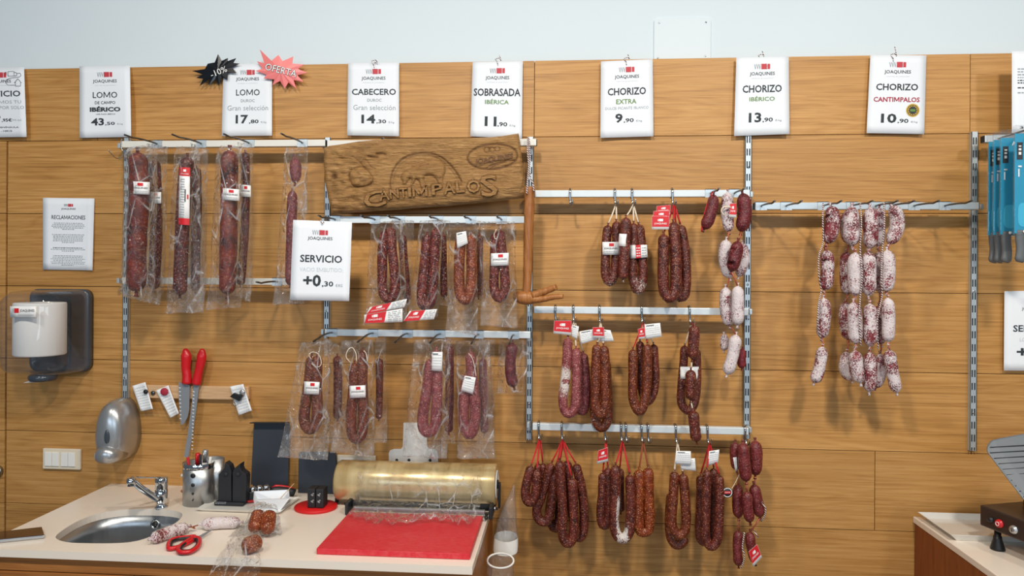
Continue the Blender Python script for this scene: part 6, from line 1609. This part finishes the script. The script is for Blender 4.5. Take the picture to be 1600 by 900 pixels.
# ---------------------------------------------------------------- clear cone of bags beside the worktop
db = .16; a_ = W(803, 757, db); b_ = W(788, 862, db); ax = (b_-a_)
t = thing('plastic_bag', 'tall pointed clear plastic sleeve with a white band, right of the worktop', 'plastic sleeve', b_)
def cone(rows, n=24, seed=3):
    vs = []
    for (x, y, hw) in rows:
        c = W(x, y, db); k = hw*S(db, x)
        for i in range(n):
            w = 2*math.pi*i/n; q = 1+.10*noise.noise(Vector((math.cos(w)*2, math.sin(w)*2, y*.06+seed))); vs.append(c+Vector((k*q*math.cos(w), .6*k*q*math.sin(w), k*.25*math.sin(w))))
    return vs, [(a*n+i, a*n+(i+1) % n, (a+1)*n+(i+1) % n, (a+1)*n+i) for a in range(len(rows)-1) for i in range(n)]
mb = MB(); mb.add(*cone([(803.5, 756, .6), (801, 770, 4), (797.5, 785, 8), (795, 800, 12), (792.5, 815, 15), (791.5, 832, 17.5), (790.5, 850, 18.5), (789, 868, 18), (788, 880, 15)]), 0, True); part(t, 'sleeve', mb, m_film2, recalc=False)
mb = MB(); mb.add(*cone([(791, 838, 18.6), (790.4, 850, 19.3), (789.6, 860, 19.0)], seed=3), 0, True); part(t, 'white_band', mb, m_whitep, recalc=False)
db = .235
t = thing('plastic_bag', 'second clear sleeve with a curved white rim, lowest beside the worktop corner', 'plastic sleeve', W(781, 935, db))
mb = MB(); mb.add(*cone([(782, 876, 20), (781.5, 890, 21), (781, 910, 20), (780, 935, 17)], seed=8), 0, True); part(t, 'sleeve', mb, m_film2, recalc=False)
n = 40; c = W(782, 876, db); k = 20.6*S(db, 782); mb = MB(); mb.tube([c+Vector((k*math.cos(2*math.pi*i/n), .6*k*math.sin(2*math.pi*i/n), k*.32*math.sin(2*math.pi*i/n))) for i in range(n+1)], .0026, 8, caps=False); part(t, 'white_rim', mb, m_whitep)

# ---------------------------------------------------------------- blister packed knives
def pack(label, lx, d, seed):
    x0 = W(1545.6, 290, .12).x; w_, z1, z0 = .088, W(1546, 208.5, .12).z, W(1546, 370, .12).z
    t = thing('knife_pack', label, 'packaged knife', (x0+w_/2, -d, z0-.07), 'blister packed knives on the right rail')
    mb = MB(); mb.span(x0+.003, x0+w_-.003, -d+.002, -d+.0028, z0+.004, z1-.020); part(t, 'card', mb, m_blue)
    mb = MB(); mb.span(x0, x0+w_, -d-.004, -d+.0045, z0, z1); part(t, 'blister', mb, m_blister, bevel=.002, label='clear plastic shell')
    mb = MB(); mb.span(x0+.008, x0+.022, -d+.0013, -d+.0018, z1-.085, z1-.042); part(t, 'black_label', mb, m_black)
    mb = MB()
    for (u0, u1, zz0, zz1) in ((.012, .018, .050, .053), (.012, .018, .057, .062), (.012, .018, .066, .073), (.011, .019, .10, .104), (.011, .014, .108, .128)): mb.span(x0+u0, x0+u1, -d+.0006, -d+.0011, z1-zz1, z1-zz0)
    part(t, 'print', mb, m_wht)
    mb = MB(); c = Vector((x0+.028, -d+.0012, z0+.050)); mb.prism([c+Vector((math.copysign(abs(math.cos(a))**.6, math.cos(a))*.017, 0, math.copysign(abs(math.sin(a))**.6, math.sin(a))*.030)) for a in [2*math.pi*i/28 for i in range(28)]], (0, .0005, 0)); part(t, 'light_panel', mb, m_lblue)
    V, Fc, asp = text_geo('ARCOS', .012); mb = MB(); mb.add([Vector((x0+.030+a*.046, -d+.0012, z1-.040+b*.011)) for a, b in V], Fc); part(t, 'lettering', mb, m_wht, recalc=False)
    mb = MB(); xx = x0+.026; P = smooth_path([(xx-.006, -d+.006, z0+.012), (xx-.006, -d+.006, z0-.012), (xx-.004, -d+.006, z0-.035), (xx-.005, -d+.006, z0-.055), (xx-.008, -d+.006, z0-.068)], .005); N = len(P)
    mb.tube(P, [float(np.interp(i/(N-1), [0, .15, .45, .75, .92, 1], [.0125, .0125, .0115, .0125, .0135, .008])) for i in range(N)], 14)
    for i, v in enumerate(mb.v): mb.v[i] = (v[0], -d+.006+(v[1]+d-.006)*.62, v[2])
    part(t, 'handle', mb, m_grip)
    mb = MB(); mb.prism([(xx-.014, -d+.004, z0+.013), (xx+.012, -d+.004, z0+.012), (xx+.011, -d+.004, z0+.12), (xx+.002, -d+.004, z0+.20), (xx-.012, -d+.004, z0+.17)], (0, -.0012, 0)); part(t, 'blade', mb, m_kb)
    for k in range(2):
        mb = MB(); mb.lathe([(.0001, .0015), (.0035, .001), (.004, 0)], (xx-.002+.018*k, -d-.004, z0+.008), (0, -1, 0), 10); part(t, 'white_clip', mb, m_whitep)
pack('hindmost blister packed knife on the right rail, only its edge showing', 0, .112, 1)
pack('second blister packed knife from the wall on the right rail', 0, .136, 2)
pack('third blister packed knife from the wall, its grey grip fully visible below', 0, .166, 3)
pack('frontmost blister packed knife on the right rail, cut by the photo edge', 0, .224, 4)

# ---------------------------------------------------------------- right counter, tray and slicer
zr = W(1426, 806.5, 0).z; xr0 = W(1426, 806.5, 0).x
t = thing('side_counter', 'reddish wooden counter with a pale stone top at lower right', 'counter', (xr0+.4, -.4, 0))
mb = MB(); mb.span(xr0, 2.3, -.001, -.95, zr-.017, zr); part(t, 'stone_top', mb, m_stone, bevel=.002)
mb = MB(); mb.span(xr0+.004, 2.3, -.004, -.93, 0, zr-.0175); part(t, 'body', mb, m_cab_dark, bevel=.001)
P = [T(1438.5, 800, zr+.018), T(1610, 805, zr+.018), T(1660, 843, zr+.018), T(1478, 834, zr+.018)]
P = [p-Vector((0, 0, .018)) for p in P]
y0_, y1_ = (P[0].y+P[1].y)/2, (P[2].y+P[3].y)/2; xl_, xr2 = (P[0].x+P[3].x)/2, (P[1].x+P[2].x)/2
y0_ = min(y0_, -.012)
t = thing('serving_tray', 'white rectangular tray on the right counter under the slicer', 'tray', ((xl_+xr2)/2, (y0_+y1_)/2, zr))
tray([Vector((xl_, y1_, zr)), Vector((xr2, y1_, zr)), Vector((xr2, y0_, zr)), Vector((xl_, y0_, zr))], .018, .004, .01, m_crock, t)
zs0 = zr+.050
A = T(1530.5, 820.5, zs0); Bq = T(1602, 849, zs0); dv = (Bq-A); dv.z = 0; dv.normalize(); bk = Vector((-dv.y, dv.x, 0));
if bk.y < 0: bk = -bk
t = thing('meat_slicer', 'dark meat slicer with a red start button and ribbed grey plate on the right counter', 'meat slicer', (A.x+.1, A.y, zr))
hS = .052; Lb, Wb = .34, .20
Wb = min(Wb, (-.012-A.y)/max(.05, bk.y))
P = [A, A+dv*Lb, A+dv*Lb+bk*Wb, A+bk*Wb]; mb = MB(); mb.hexa(P+[p+Vector((0, 0, hS)) for p in P]); part(t, 'base', mb, m_slicer, bevel=.004)
nf = -bk
def onface(l, z): return A + dv*l + Vector((0, 0, z)) + nf*.0004
def face_at(px, py):
    r = ray(px, py); k = (A-CAM).dot(nf)/r.dot(nf); return CAM + r*k
for nm, (px, py), r, m in (('red_button', (1562.5, 818), .0088, m_redp), ('grey_button', (1585, 827.5), .0088, m_silver), ('key_hole', (1549, 812), .006, m_black)):
    p = face_at(px, py); mb = MB(); mb.lathe([(r*1.15, 0), (r*1.15, .003), (r, .003), (r, .007), (r*.5, .008), (.0002, .008)], p, nf, 24); bo = part(t, nm, mb, m)
    if nm != 'key_hole':
        mb = MB(); q = p+nf*.0084
        if nm == 'red_button':
            u = dv; mb.tube([q+u*.0045*math.cos(2*math.pi*i/16)+Vector((0, 0, .0045*math.sin(2*math.pi*i/16))) for i in range(17)], .0007, 6, caps=False)
        else: mb.tube([q+Vector((0, 0, -.0045)), q+Vector((0, 0, .0045))], .0008, 6)
        mk = part(t, 'button_mark', mb, m_wht if nm == 'red_button' else m_ink); mk.parent = bo
for l, w in ((.035, .018), (Lb-.04, .018), (.035, Wb-.02), (Lb-.04, Wb-.02)):
    p = A + dv*l + bk*w; p = Vector((p.x, p.y, zr))
    zb0 = .0205 if (xl_ < p.x < xr2 and y1_ < p.y < y0_) else .0006
    zb0 = .0206 if (xl_-.02 < p.x < xr2+.02 and y1_-.02 < p.y < y0_+.02) else .0006
    mb = MB(); mb.lathe([(.016, zb0), (.016, zb0+.004), (.010, max(.026, zb0+.008)), (.009, .034), (.0075, .0345), (.0075, .0498)], p, n=20); part(t, 'foot', mb, m_rubber)
pl = [(1546, 690), (1550, 687), (1560, 684.5), (1600, 677), (1680, 664), (1680, 866), (1600, 783), (1580, 757), (1560, 731), (1545, 711), (1541, 704), (1541.5, 697)]
dpl = lambda y: .20 + (y-670)*.0009
mb = MB(); mb.prism([W(x, y, dpl(y)) for x, y in pl], (0, -.005, 0)); part(t, 'food_table', mb, m_alu, bevel=.002, label='ribbed grey sliding plate')
for k in range(15):
    y = 699+k*8.6; xs_ = 1545+max(0, (y-708))*.765
    mb = MB(); a_, b_ = W(xs_+2, y, dpl(y)+.0052), W(1680, y-8, dpl(y)+.0052); mb.tube([a_, b_], .0011, 6); part(t, 'rib', mb, m_slot)
ps = W(1625, 800, .22); mb = MB(); mb.span(ps.x-.03, ps.x+.03, ps.y-.02, ps.y+.02, zs0+hS-.001, W(1625, 740, .24).z); part(t, 'carriage_arm', mb, m_slicer, bevel=.004)
